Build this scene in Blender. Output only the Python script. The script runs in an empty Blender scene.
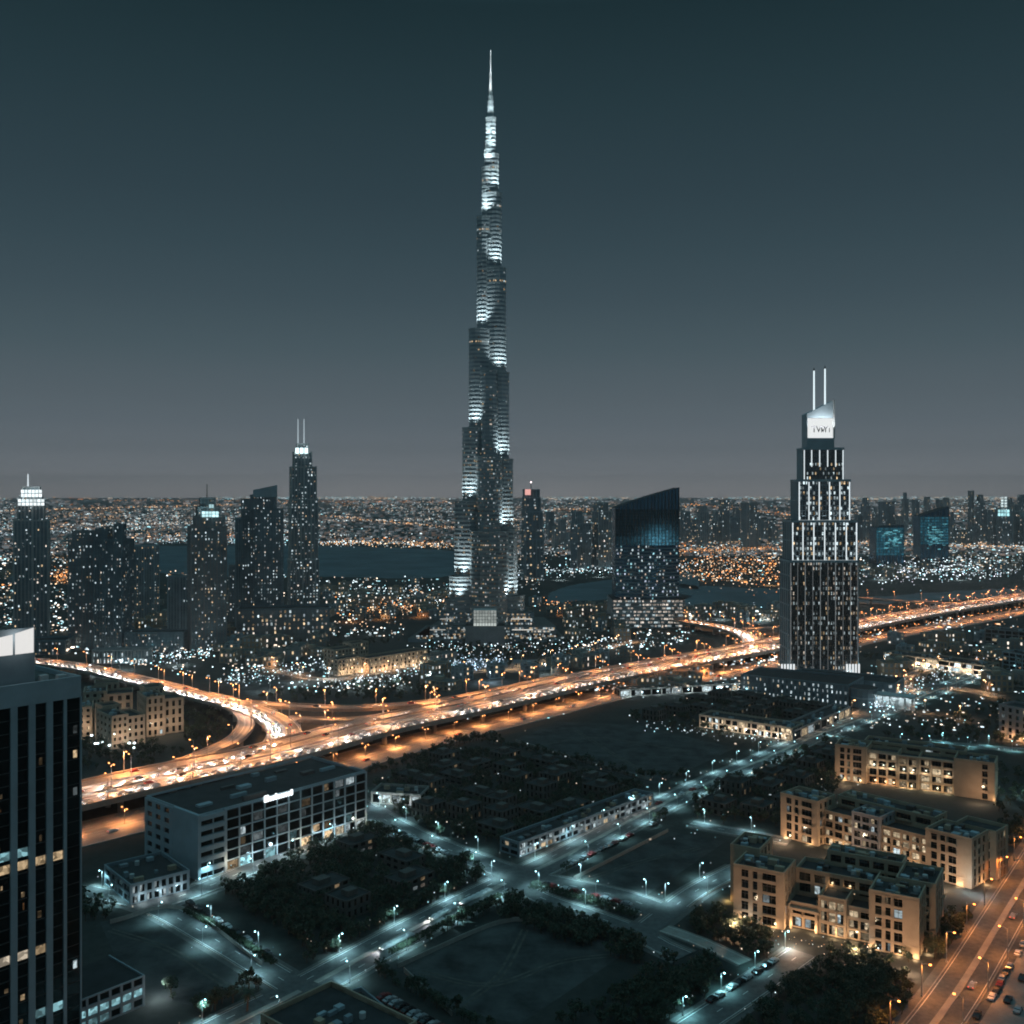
import bpy, math, random
import numpy as np
from mathutils import Vector

SC = bpy.context.scene
COL = SC.collection
RNG = random.Random(7)

# ------------------------------------------------------------------ camera
F, CX, HY, H = 1024.0, 512.0, 493.0, 150.0
cam_data = bpy.data.cameras.new("camera")
cam_data.lens, cam_data.sensor_width, cam_data.sensor_height = 36.0, 36.0, 36.0
cam_data.sensor_fit = 'HORIZONTAL'
cam_data.shift_y = -(512.0 - HY) / 1024.0
cam_data.clip_start, cam_data.clip_end = 1.0, 400000.0
cam = bpy.data.objects.new("camera", cam_data)
COL.objects.link(cam)
cam.location = (0, 0, H)
cam.rotation_euler = (math.radians(90), 0, 0)
SC.camera = cam


def G(px, py, z=0.0):
    Y = F * (H - z) / (py - HY)
    return Vector(((px - CX) * Y / F, Y, z))


def XA(px, Y):
    return (px - CX) * Y / F


def ZA(py, Y):
    return H - (py - HY) * Y / F


def srgb(r, g, b):
    def c(u):
        u /= 255.0
        return u / 12.92 if u <= 0.04045 else ((u + 0.055) / 1.055) ** 2.4
    return (c(r), c(g), c(b), 1.0)


# ------------------------------------------------------------------ night sky
world = bpy.data.worlds.new("World")
SC.world = world
world.use_nodes = True
nt = world.node_tree
nt.nodes.clear()
w_out = nt.nodes.new("ShaderNodeOutputWorld")
w_bg = nt.nodes.new("ShaderNodeBackground")
w_tc = nt.nodes.new("ShaderNodeTexCoord")
w_sep = nt.nodes.new("ShaderNodeSeparateXYZ")
w_ramp = nt.nodes.new("ShaderNodeValToRGB")
w_sky = nt.nodes.new("ShaderNodeTexSky")
w_sky.sky_type = 'NISHITA'
w_sky.sun_disc = False
w_sky.sun_elevation = math.radians(-8)
w_sky.sun_rotation = math.radians(200)
w_add = nt.nodes.new("ShaderNodeMix")
w_add.data_type = 'RGBA'
w_add.blend_type = 'ADD'
w_add.inputs[0].default_value = 0.02
stops = [(0.0000, (0.6276, 0.5996, 0.6144, 1)), (0.0020, (0.6276, 0.5996, 0.6144, 1)), (0.0059, (0.5905, 0.5744, 0.5933, 1)), (0.0098, (0.5433, 0.5372, 0.5593, 1)), (0.0146, (0.4873, 0.4878, 0.5153, 1)), (0.0186, (0.4053, 0.4126, 0.4424, 1)), (0.0225, (0.3136, 0.3284, 0.3581, 1)), (0.0283, (0.2550, 0.2732, 0.2999, 1)), (0.0342, (0.2120, 0.2328, 0.2583, 1)), (0.0420, (0.1698, 0.1939, 0.2183, 1)), (0.0517, (0.1543, 0.1802, 0.2052, 1)), (0.0663, (0.1258, 0.1538, 0.1790, 1)), (0.0904, (0.1020, 0.1302, 0.1517, 1)), (0.1383, (0.0673, 0.1000, 0.1183, 1)), (0.1852, (0.0473, 0.0760, 0.0935, 1)), (0.2309, (0.0351, 0.0618, 0.0771, 1)), (0.2751, (0.0273, 0.0499, 0.0635, 1)), (0.3583, (0.0171, 0.0364, 0.0460, 1)), (0.4302, (0.0098, 0.0242, 0.0304, 1)),
         (0.60, (0.080, 0.190, 0.230, 1)), (1.0, (0.094, 0.225, 0.27, 1))]  # sky above the view, brightened as added fill for the ground
cr = w_ramp.color_ramp
cr.elements[0].position, cr.elements[0].color = stops[0]
cr.elements[1].position, cr.elements[1].color = stops[-1]
for p, c in stops[1:-1]:
    e = cr.elements.new(p)
    e.color = c
nt.links.new(w_tc.outputs["Generated"], w_sep.inputs[0])
nt.links.new(w_sep.outputs["Z"], w_ramp.inputs["Fac"])
nt.links.new(w_ramp.outputs["Color"], w_add.inputs[6])
nt.links.new(w_sky.outputs["Color"], w_add.inputs[7])
nt.links.new(w_add.outputs[2], w_bg.inputs["Color"])
w_bg.inputs["Strength"].default_value = 1.0
nt.links.new(w_bg.outputs[0], w_out.inputs["Surface"])

SC.view_settings.view_transform = 'Standard'
SC.view_settings.look = 'None'
SC.view_settings.exposure = 0.0
SC.view_settings.gamma = 1.0
SC.view_settings.use_curve_mapping = False
SC.render.engine = 'CYCLES'
SC.cycles.use_denoising = True
SC.cycles.filter_width = 1.9
SC.cycles.use_light_tree = True
SC.cycles.max_bounces = 4
SC.cycles.diffuse_bounces = 2
SC.cycles.glossy_bounces = 2
SC.cycles.transmission_bounces = 2
SC.cycles.volume_bounces = 0
SC.cycles.sample_clamp_indirect = 1.5
SC.cycles.sample_clamp_direct = 0.0
SC.cycles.caustics_reflective = False
SC.cycles.caustics_refractive = False


# ------------------------------------------------------------------ materials
def principled(name, col, rough=0.7, metal=0.0, var=0.25, scale=0.2, spec=0.5, bump=0.0):
    m = bpy.data.materials.new(name)
    m.use_nodes = True
    t = m.node_tree
    b = t.nodes["Principled BSDF"]
    b.inputs["Roughness"].default_value = rough
    b.inputs["Metallic"].default_value = metal
    b.inputs["Specular IOR Level"].default_value = spec
    tc = t.nodes.new("ShaderNodeTexCoord")
    n = t.nodes.new("ShaderNodeTexNoise")
    n.inputs["Scale"].default_value = scale
    n.inputs["Detail"].default_value = 6
    n.inputs["Roughness"].default_value = 0.65
    r = t.nodes.new("ShaderNodeValToRGB")
    c = Vector(col[:3])
    r.color_ramp.elements[0].position, r.color_ramp.elements[1].position = 0.3, 0.7
    r.color_ramp.elements[0].color = (*(c * (1 - var)), 1)
    r.color_ramp.elements[1].color = (*(c * (1 + var)), 1)
    geo = t.nodes.new("ShaderNodeNewGeometry")
    t.links.new(geo.outputs["Position"], n.inputs["Vector"])
    t.links.new(n.outputs["Fac"], r.inputs["Fac"])
    t.links.new(r.outputs["Color"], b.inputs["Base Color"])
    return m


def emitter(name):
    """Lit things: colour and strength of each lamp, window or glowing surface come from the face attribute 'glow'."""
    m = bpy.data.materials.new(name)
    m.use_nodes = True
    t = m.node_tree
    t.nodes.clear()
    o = t.nodes.new("ShaderNodeOutputMaterial")
    e = t.nodes.new("ShaderNodeEmission")
    a = t.nodes.new("ShaderNodeAttribute")
    a.attribute_name = "glow"
    t.links.new(a.outputs["Color"], e.inputs["Color"])
    t.links.new(e.outputs[0], o.inputs["Surface"])
    m.cycles.emission_sampling = 'NONE'
    return m


def emitter_room(name, scale):
    """Lit rooms behind glass: the same, broken up by curtains, furniture and blinds."""
    m = emitter(name)
    t = m.node_tree
    e = next(n for n in t.nodes if n.type == 'EMISSION')
    a = next(n for n in t.nodes if n.type == 'ATTRIBUTE')
    geo = t.nodes.new("ShaderNodeNewGeometry")
    n = t.nodes.new("ShaderNodeTexVoronoi")
    n.inputs["Scale"].default_value = scale
    r = t.nodes.new("ShaderNodeMapRange")
    r.inputs["From Min"].default_value, r.inputs["From Max"].default_value = 0.0, 0.9
    r.inputs["To Min"].default_value, r.inputs["To Max"].default_value = 0.25, 1.25
    sep = t.nodes.new("ShaderNodeSeparateColor")
    mul = t.nodes.new("ShaderNodeMix")
    mul.data_type = 'RGBA'
    mul.blend_type = 'MULTIPLY'
    mul.inputs[0].default_value = 1.0
    t.links.new(geo.outputs["Position"], n.inputs["Vector"])
    t.links.new(n.outputs["Color"], sep.inputs[0])
    t.links.new(sep.outputs[0], r.inputs["Value"])
    t.links.new(a.outputs["Color"], mul.inputs[6])
    t.links.new(r.outputs[0], mul.inputs[7])
    t.links.new(mul.outputs[2], e.inputs["Color"])
    return m


def ground_material():
    m = bpy.data.materials.new("sandy_ground")
    m.use_nodes = True
    t = m.node_tree
    b = t.nodes["Principled BSDF"]
    b.inputs["Roughness"].default_value = 0.95
    b.inputs["Specular IOR Level"].default_value = 0.15
    geo = t.nodes.new("ShaderNodeNewGeometry")
    big = t.nodes.new("ShaderNodeTexNoise")
    big.inputs["Scale"].default_value = 0.012
    big.inputs["Detail"].default_value = 8
    big.inputs["Roughness"].default_value = 0.7
    fine = t.nodes.new("ShaderNodeTexNoise")
    fine.inputs["Scale"].default_value = 0.35
    fine.inputs["Detail"].default_value = 5
    r = t.nodes.new("ShaderNodeValToRGB")
    r.color_ramp.elements[0].position, r.color_ramp.elements[0].color = 0.35, (0.030, 0.040, 0.038, 1)
    r.color_ramp.elements[1].position, r.color_ramp.elements[1].color = 0.68, (0.085, 0.085, 0.080, 1)
    r2 = t.nodes.new("ShaderNodeMapRange")
    r2.inputs["To Min"].default_value, r2.inputs["To Max"].default_value = 0.6, 1.4
    mul = t.nodes.new("ShaderNodeMix")
    mul.data_type = 'RGBA'
    mul.blend_type = 'MULTIPLY'
    mul.inputs[0].default_value = 1.0
    t.links.new(geo.outputs["Position"], big.inputs["Vector"])
    t.links.new(geo.outputs["Position"], fine.inputs["Vector"])
    t.links.new(big.outputs["Fac"], r.inputs["Fac"])
    t.links.new(fine.outputs["Fac"], r2.inputs["Value"])
    t.links.new(r.outputs["Color"], mul.inputs[6])
    t.links.new(r2.outputs[0], mul.inputs[7])
    t.links.new(mul.outputs[2], b.inputs["Base Color"])
    return m


M = dict(
    ground=ground_material(),
    asphalt=principled("asphalt", (0.12, 0.125, 0.125), 0.75, var=0.35, scale=0.5),
    asphalt_pale=principled("worn_asphalt", (0.26, 0.25, 0.235), 0.6, var=0.3, scale=0.15),
    pave=principled("paving", (0.13, 0.13, 0.125), 0.85, var=0.25, scale=0.6),
    sandlot=principled("bare_lot", (0.078, 0.084, 0.084), 0.95, var=0.55, scale=0.09, spec=0.1),
    paint=principled("road_paint", (0.75, 0.75, 0.72), 0.6, var=0.15, scale=1.0),
    concrete=principled("concrete", (0.36, 0.34, 0.31), 0.85, var=0.2, scale=0.3),
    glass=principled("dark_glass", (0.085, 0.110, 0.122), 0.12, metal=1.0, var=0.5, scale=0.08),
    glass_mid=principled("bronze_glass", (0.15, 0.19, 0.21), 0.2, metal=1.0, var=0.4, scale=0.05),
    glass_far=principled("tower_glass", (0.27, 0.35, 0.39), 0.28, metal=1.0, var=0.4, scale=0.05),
    teal_glass=principled("teal_glass", (0.07, 0.21, 0.32), 0.25, metal=1.0, var=0.3, scale=0.03),
    wall_grey=principled("grey_cladding", (0.38, 0.47, 0.52), 0.6, var=0.15, scale=0.1),
    wall_dark=principled("dark_cladding", (0.24, 0.30, 0.335), 0.6, var=0.2, scale=0.1),
    wall_brown=principled("brown_cladding", (0.33, 0.325, 0.335), 0.7, var=0.2, scale=0.1),
    wall_pale=principled("pale_cladding", (0.55, 0.56, 0.56), 0.6, var=0.12, scale=0.1),
    beige=principled("beige_render", (0.43, 0.335, 0.245), 0.85, var=0.14, scale=0.15),
    cream=principled("cream_render", (0.46, 0.38, 0.30), 0.85, var=0.14, scale=0.15),
    steel=principled("steel_bands", (0.40, 0.47, 0.49), 0.4, metal=0.3, var=0.12, scale=0.1),
    roof=principled("roof_felt", (0.04, 0.045, 0.047), 0.9, var=0.35, scale=0.2),
    roof_pale=principled("roof_gravel", (0.13, 0.13, 0.125), 0.95, var=0.35, scale=0.3),
    metal=principled("dark_metal", (0.12, 0.12, 0.12), 0.5, metal=0.6),
    pole=principled("galvanised_steel", (0.42, 0.42, 0.42), 0.5, metal=0.4),
    bark=principled("bark", (0.10, 0.075, 0.055), 0.9, var=0.3, scale=2.0),
    leaf=principled("foliage", (0.065, 0.095, 0.068), 0.7, var=0.5, scale=0.35, spec=0.25),
    leaf2=principled("dry_foliage", (0.105, 0.115, 0.075), 0.7, var=0.5, scale=0.35, spec=0.25),
    hedge=principled("hedge_foliage", (0.05, 0.07, 0.045), 0.7, var=0.6, scale=0.8, spec=0.2),
    water=principled("lagoon_water", (0.15, 0.19, 0.21), 0.7, var=0.3, scale=0.01, spec=0.02),
    car_white=principled("white_car_paint", (0.75, 0.76, 0.77), 0.3, var=0.03),
    car_silver=principled("silver_car_paint", (0.42, 0.43, 0.45), 0.3, metal=0.5, var=0.03),
    car_black=principled("black_car_paint", (0.02, 0.02, 0.022), 0.25, var=0.03),
    car_red=principled("dark_red_car_paint", (0.22, 0.03, 0.03), 0.3, var=0.03),
    tyre=principled("rubber", (0.02, 0.02, 0.02), 0.9),
    letter=principled("sign_letters", (0.03, 0.03, 0.035), 0.7),
    track=principled("dirt_track", (0.115, 0.115, 0.105), 0.95, var=0.45, scale=0.3, spec=0.1),
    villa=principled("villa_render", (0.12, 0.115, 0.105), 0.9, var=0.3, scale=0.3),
    lit=emitter("lamp_glow"),
    room=emitter_room("lit_room", 0.9),
)


# ------------------------------------------------------------------ mesh builder
class MB:
    def __init__(self):
        self.v, self.f, self.m, self.c = [], [], [], []

    def poly(self, pts, mi=0, col=(0, 0, 0)):
        k = len(self.v)
        self.v.extend([tuple(p) for p in pts])
        self.f.append(tuple(range(k, k + len(pts))))
        self.m.append(mi)
        self.c.append(col)

    def boxv(self, o, a, b, c, mi=0, col=(0, 0, 0), bottom=True, mtop=None):
        """box from corner o and edge vectors a, b (horizontal), c (up)"""
        o, a, b, c = Vector(o), Vector(a), Vector(b), Vector(c)
        k = len(self.v)
        for w in (0, 1):
            for q in (o, o + a, o + a + b, o + b):
                self.v.append(tuple(q + c * w))
        fs = [(0, 1, 5, 4), (1, 2, 6, 5), (2, 3, 7, 6), (3, 0, 4, 7), (4, 5, 6, 7)]
        ms = [mi] * 4 + [mi if mtop is None else mtop]
        if bottom:
            fs.append((3, 2, 1, 0))
            ms.append(mi)
        for f, q in zip(fs, ms):
            self.f.append(tuple(k + i for i in f))
            self.m.append(q)
            self.c.append(col)

    def box(self, x0, y0, z0, x1, y1, z1, mi=0, col=(0, 0, 0), bottom=True):
        self.boxv((x0, y0, z0), (x1 - x0, 0, 0), (0, y1 - y0, 0), (0, 0, z1 - z0), mi, col, bottom)

    def prism(self, poly, z0, z1, mi=0, mtop=None, bottom=False, ztop=None):
        n = len(poly)
        k = len(self.v)
        for p in poly:
            self.v.append((p[0], p[1], z0))
        for i, p in enumerate(poly):
            self.v.append((p[0], p[1], z1 if ztop is None else ztop[i]))
        for i in range(n):
            j = (i + 1) % n
            self.f.append((k + i, k + j, k + n + j, k + n + i))
            self.m.append(mi)
            self.c.append((0, 0, 0))
        self.f.append(tuple(k + n + i for i in range(n)))
        self.m.append(mi if mtop is None else mtop)
        self.c.append((0, 0, 0))
        if bottom:
            self.f.append(tuple(k + i for i in reversed(range(n))))
            self.m.append(mi)
            self.c.append((0, 0, 0))

    def tube(self, pts, r0, r1=None, n=6, mi=0, col=(0, 0, 0)):
        r1 = r0 if r1 is None else r1
        pts = [Vector(p) for p in pts]
        k = len(self.v)
        for i, p in enumerate(pts):
            d = (pts[min(i + 1, len(pts) - 1)] - pts[max(i - 1, 0)]).normalized()
            a = d.orthogonal().normalized()
            b = d.cross(a)
            r = r0 + (r1 - r0) * i / max(1, len(pts) - 1)
            for q in range(n):
                t = 2 * math.pi * q / n
                self.v.append(tuple(p + (a * math.cos(t) + b * math.sin(t)) * r))
        for i in range(len(pts) - 1):
            for q in range(n):
                w = (q + 1) % n
                self.f.append((k + i * n + q, k + i * n + w, k + (i + 1) * n + w, k + (i + 1) * n + q))
                self.m.append(mi)
                self.c.append(col)
        self.f.append(tuple(k + (len(pts) - 1) * n + q for q in range(n)))
        self.m.append(mi)
        self.c.append(col)

    def mesh(self, name, mats, origin=(0, 0, 0)):
        ox, oy, oz = origin
        me = bpy.data.meshes.new(name)
        me.from_pydata([(x - ox, y - oy, z - oz) for x, y, z in self.v], [], self.f)
        for q in mats:
            me.materials.append(q)
        if len(mats) > 1:
            me.polygons.foreach_set("material_index", self.m)
        if self.f and any(q.name in ("lamp_glow", "lit_room") for q in mats):
            at = me.attributes.new("glow", 'FLOAT_COLOR', 'FACE')
            buf = np.ones((len(self.f), 4), dtype=np.float32)
            buf[:, :3] = np.array([c[:3] for c in self.c], dtype=np.float32)
            at.data.foreach_set("color", buf.ravel())
        me.update()
        return me

    def build(self, name, mats, parent=None):
        mats = [M[q] if isinstance(q, str) else q for q in (mats if isinstance(mats, (list, tuple)) else [mats])]
        org = parent.get("_org", (0, 0, 0)) if parent is not None else (0, 0, 0)
        o = bpy.data.objects.new(name, self.mesh(name, mats, org))
        COL.objects.link(o)
        if parent is not None:
            o.parent = parent
            o["_org"] = list(org)
        return o


def thing(name, label, cat, loc=(0, 0, 0), group=None):
    o = bpy.data.objects.new(name, None)
    o.empty_display_size = 1.0
    COL.objects.link(o)
    o.location = loc
    o["_org"] = list(loc)
    tag(o, label, cat, group)
    return o


def tag(o, label, cat, group=None, kind=None):
    o["label"] = label
    o["category"] = cat
    if group:
        o["group"] = group
    if kind:
        o["kind"] = kind
    return o


def struct(o, label=None):
    o["kind"] = "structure"
    if label:
        o["label"] = label
    return o


def stuff(o, label=None):
    o["kind"] = "stuff"
    if label:
        o["label"] = label
    return o


def copy_tree(o, parent=None):
    c = o.copy()
    COL.objects.link(c)
    if parent is not None:
        c.parent = parent
    for ch in list(o.children):
        copy_tree(ch, c)
    return c


def lamp_light(name, loc, power, col, parent=None, size=0.4, spot=None, aim=None, blend=0.6):
    ld = bpy.data.lights.new(name, 'SPOT' if spot else 'POINT')
    ld.energy, ld.color, ld.shadow_soft_size = power, col, size
    if spot:
        ld.spot_size, ld.spot_blend = math.radians(spot), blend
    o = bpy.data.objects.new(name, ld)
    COL.objects.link(o)
    o.location = loc
    if aim is not None:
        o.rotation_euler = Vector(aim).to_track_quat('-Z', 'Y').to_euler()
    if parent is not None:
        o.parent = parent
        org = parent.get("_org", (0, 0, 0))
        o.location = Vector(loc) - Vector(org)
    return o


COOL, TEAL, WARM, AMBER, SODIUM = (0.78, 0.95, 1.0), (0.45, 0.90, 1.0), (1.0, 0.72, 0.42), (1.0, 0.50, 0.22), (1.0, 0.36, 0.11)


def glow(c, s):
    return (c[0] * s, c[1] * s, c[2] * s)


def ccw(poly):
    a = sum(p[0] * q[1] - q[0] * p[1] for p, q in zip(poly, poly[1:] + poly[:1]))
    return poly if a > 0 else poly[::-1]


def grow(poly, d):
    """offset a convex counter-clockwise polygon outwards"""
    n, out = len(poly), []
    for i in range(n):
        p0, p1, p2 = (Vector(poly[(i + k) % n][:2]) for k in (-1, 0, 1))
        e0, e1 = (p1 - p0).normalized(), (p2 - p1).normalized()
        n0, n1 = Vector((e0.y, -e0.x)), Vector((e1.y, -e1.x))
        b = (n0 + n1).normalized()
        out.append(tuple(p1 + b * d / max(0.3, b.dot(n1))))
    return out


def inside(p, poly):
    x, y = p
    r = False
    for (x0, y0), (x1, y1) in zip(poly, poly[1:] + poly[:1]):
        if (y0 > y) != (y1 > y) and x < (x1 - x0) * (y - y0) / (y1 - y0) + x0:
            r = not r
    return r


def facade(W, p0, p1, z0, z1, nb, nf, pier=0.8, span=1.0, depth=0.4, mi=0, base=0.0, pier_mi=None, accent=0):
    """piers and spandrels standing proud of the core wall p0 -> p1; returns the window openings [(four points, bay, floor)]"""
    p0, p1 = Vector((p0[0], p0[1], 0)), Vector((p1[0], p1[1], 0))
    L = (p1 - p0).length
    d = (p1 - p0) / L
    n = Vector((d.y, -d.x, 0))
    bay, fl = L / nb, (z1 - z0) / nf
    up = Vector((0, 0, 1))
    for i in range(nb + 1):
        wide = 2.3 if accent and i % accent == 0 else 1.0
        a, b = i * bay - pier * wide / 2, i * bay + pier * wide / 2
        a, b = (-depth if i == 0 else a), min(b, L)
        W.boxv(p0 + d * a + up * z0, d * (b - a), n * (depth * (1.5 if wide > 1 and 0 < i < nb else 1.0)), up * (z1 - z0), mi if pier_mi is None else pier_mi, bottom=True)
    for j in range(nf + 1):
        a, b = j * fl - span / 2, j * fl + span / 2
        a, b = max(a, 0.0), min(b, z1 - z0 - 0.01)
        W.boxv(p0 + up * (z0 + a), d * L, n * (depth - 0.06), up * (b - a), mi)
    wins = []
    for i in range(nb):
        for j in range(nf):
            a, b = i * bay + pier / 2, (i + 1) * bay - pier / 2
            c, e = z0 + j * fl + span / 2, z0 + (j + 1) * fl - span / 2
            o = n * 0.05
            q = [p0 + d * a + o + up * c, p0 + d * b + o + up * c, p0 + d * b + o + up * e, p0 + d * a + o + up * e]
            wins.append((q, i, j, n))
    return wins


def window_parts(root, lit, n_own=60, mat="room", name="window"):
    """lit: [(quad, colour)]; the ones that show largest become parts of their own, the rest one part of many"""
    def size(q):
        c = (q[0] + q[2]) / 2
        return (q[1] - q[0]).length * (q[2] - q[1]).length / (c.x ** 2 + c.y ** 2)
    lit = sorted(lit, key=lambda w: -size(w[0]))
    for w in lit[:n_own]:
        m = MB()
        m.poly(w[0], 0, w[1])
        m.build(name, [mat], w[2] if len(w) > 2 else root)
    if lit[n_own:]:
        m = MB()
        for w in lit[n_own:]:
            m.poly(w[0], 0, w[1])
        stuff(m.build("lit_windows", [mat], root))


def pick_light(p_warm=0.25, lo=0.25, hi=1.6):
    s = lo * (hi / lo) ** RNG.random()
    r = RNG.random()
    c = WARM if r < p_warm else ((1.0, 0.86, 0.72) if r < p_warm + 0.2 else COOL)
    return glow(c, s)


def shrink(q, fx0=0.0, fx1=1.0, fz0=0.0, fz1=1.0):
    u, w = q[1] - q[0], q[3] - q[0]
    return [q[0] + u * fx0 + w * fz0, q[0] + u * fx1 + w * fz0, q[0] + u * fx1 + w * fz1, q[0] + u * fx0 + w * fz1]


def rect(x0, y0, dx, dy, ang=0.0):
    """counter-clockwise rectangle: origin corner, size, turned about the origin corner"""
    c, s = math.cos(ang), math.sin(ang)
    return [(x0 + c * a - s * b, y0 + s * a + c * b) for a, b in ((0, 0), (dx, 0), (dx, dy), (0, dy))]


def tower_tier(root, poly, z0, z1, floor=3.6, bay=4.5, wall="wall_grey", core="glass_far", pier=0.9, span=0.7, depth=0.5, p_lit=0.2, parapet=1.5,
               warm=0.25, lo=0.2, hi=1.4, name="tier", lit_out=None, sides=None, cluster=True):
    W = MB()
    accent = RNG.choice((0, 3, 4, 5))
    poly = ccw(poly)
    W.prism(poly, z0, z1, 1, 2)
    wins = []
    n = len(poly)
    nf = max(1, round((z1 - z0) / floor))
    for k in range(n):
        p, q = poly[k], poly[(k + 1) % n]
        L = math.dist(p, q)
        if L < 1.0:
            continue
        wins += [(w, k) for w in facade(W, p, q, z0, z1, max(1, round(L / bay)), nf, pier, span, depth, 3, pier_mi=0, accent=accent)]
    if parapet:
        ring = grow(poly, depth + 0.05)
        for k in range(n):
            a, b = Vector((*ring[k], z1)), Vector((*ring[(k + 1) % n], z1))
            d = (b - a).normalized()
            nn = Vector((-d.y, d.x, 0)) * 0.4
            W.boxv(a + d * 0.01, b - a - d * 0.42, nn, (0, 0, parapet), 0)
    o = W.build(name, [wall, core, "roof", "wall_dark"], root)
    lits = []
    dens = {}
    for (q, i, j, nn), k in wins:
        c = (q[0] + q[2]) / 2
        if nn.dot(Vector((0, 0, 0)) - Vector((c.x, c.y, 0))) <= 0:
            continue
        pl = p_lit
        if cluster:
            key = (k, i // 2, j // 4)
            if key not in dens:
                dens[key] = RNG.choice((0.45, 0.8, 1.0, 1.0, 1.5))
            pl *= dens[key]
        if RNG.random() < pl * 1.35:
            a = RNG.uniform(0.0, 0.45)
            lits.append((shrink(q, a, a + RNG.uniform(0.35, 0.55), 0.1, RNG.uniform(0.6, 0.95)), pick_light(warm, lo, hi)))
    if lit_out is not None:
        lit_out += lits
    else:
        window_parts(root, lits, 40)
    return o


# ------------------------------------------------------------------ ground, water, roads
m = MB()
m.poly([(-30000, -31000, 0), (30000, -31000, 0), (30000, 31000, 0), (-30000, 31000, 0)])
struct(m.build("ground", "ground"))


def smooth(pts, step=6.0):
    """Catmull-Rom through the points, resampled about every `step` metres"""
    pts = [Vector(p) for p in pts]
    ext = [pts[0] * 2 - pts[1]] + pts + [pts[-1] * 2 - pts[-2]]
    out = []
    for i in range(1, len(ext) - 2):
        p0, p1, p2, p3 = ext[i - 1:i + 3]
        n = max(2, int((p2 - p1).length / step))
        for k in range(n):
            t = k / n
            out.append(0.5 * ((2 * p1) + (p2 - p0) * t + (2 * p0 - 5 * p1 + 4 * p2 - p3) * t * t + (3 * p1 - p0 - 3 * p2 + p3) * t ** 3))
    out.append(pts[-1])
    return out


def px_path(pxs, z=0.0, step=6.0):
    return smooth([G(x, y, z) for x, y in pxs], step)


def normals(path):
    out = []
    for i in range(len(path)):
        d = path[min(i + 1, len(path) - 1)] - path[max(i - 1, 0)]
        d.z = 0
        d.normalize()
        out.append(Vector((-d.y, d.x, 0)))
    return out


def strip(mb, path, a, b, dz, mi=0, thick=0.0, gaps=None):
    """ribbon between the offsets a and b (to the left of the way of the path); with thickness a solid kerb or wall"""
    ns = normals(path)
    for i in range(len(path) - 1):
        if gaps and gaps((path[i] + path[i + 1]) / 2 + ns[i] * (a + b) / 2):
            continue
        p, q = path[i], path[i + 1]
        A, B, C, D = p + ns[i] * a, q + ns[i + 1] * a, q + ns[i + 1] * b, p + ns[i] * b
        up = Vector((0, 0, dz))
        if thick:
            t = Vector((0, 0, thick))
            A, B, C, D = A + up, B + up, C + up, D + up
            mb.poly([A + t, D + t, C + t, B + t], mi)
            mb.poly([A, A + t, B + t, B], mi)
            mb.poly([D, C, C + t, D + t], mi)
        else:
            mb.poly([A + up, B + up, C + up, D + up][::-1], mi)


def along(path, spacing, start=0.0, offset=0.0):
    ns = normals(path)
    need, run = start, 0.0
    for i in range(len(path) - 1):
        seg = (path[i + 1] - path[i]).length
        while run + seg >= need:
            t = (need - run) / seg
            d = (path[i + 1] - path[i]).normalized()
            yield path[i].lerp(path[i + 1], t) + ns[i] * offset, d
            need += spacing
        run += seg


ROADS = {}   # name: (path, width)


def local_road(key, pxs, width, mat="asphalt", side=2.2, lines=True):
    path = px_path(pxs)
    ROADS[key] = (path, width, side)
    return path


local_road("boulevard", [(120, 1085), (235, 1024), (300, 992), (380, 948), (440, 916), (505, 884), (560, 859), (640, 816), (700, 787), (760, 761), (812, 738), (870, 716), (915, 699), (990, 670)], 15.5)
local_road("cross street", [(150, 906), (210, 886), (290, 851), (352, 823), (372, 813)], 11)
local_road("office street", [(340, 792), (372, 813), (420, 838), (475, 860), (515, 874), (570, 886), (620, 897), (668, 914)], 13)
local_road("villa street", [(640, 934), (662, 917), (695, 892), (740, 868)], 9)
local_road("paved walk", [(664, 929), (700, 942), (745, 963)], 6, "pave", 1.0)
local_road("garden street", [(690, 1030), (730, 1004), (768, 978), (803, 953)], 10)
local_road("north street", [(690, 824), (745, 834), (790, 842)], 8)
local_road("lot street", [(80, 890), (150, 906), (215, 940), (290, 985)], 10)
local_road("lagoon street", [(795, 742), (860, 752), (930, 744), (1040, 752)], 9)
local_road("avenue", [(874, 1100), (952, 1000), (1009, 908), (1062, 820)], 13.5, "asphalt", 3.0)
local_road("mall street", [(860, 716), (905, 690), (940, 686), (1000, 697)], 12)
local_road("south lane", [(520, 886), (540, 898), (603, 920), (636, 933), (661, 947), (684, 957)], 9)
local_road("park street", [(265, 668), (330, 680), (410, 668), (480, 672), (560, 660), (640, 640)], 9)
local_road("alley", [(980, 660), (930, 668), (900, 682), (862, 716)], 7)


def near_other(key):
    others = [(p, w) for k, (p, w, s) in ROADS.items() if k != key]

    def f(c):
        for p, w in others:
            for q in p:
                if abs(q.x - c.x) < w and abs(q.y - c.y) < w and (q - c).length < w / 2 + 2.0:
                    return True
        return False
    return f


def seg_near(c, key=None, pad=0.0):
    for k, (p, w, s) in ROADS.items():
        if k == key:
            continue
        for q in p:
            if abs(q.x - c.x) < w / 2 + pad + 4 and abs(q.y - c.y) < w / 2 + pad + 4 and math.hypot(q.x - c.x, q.y - c.y) < w / 2 + pad + 1.5:
                return True
    return False


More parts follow.
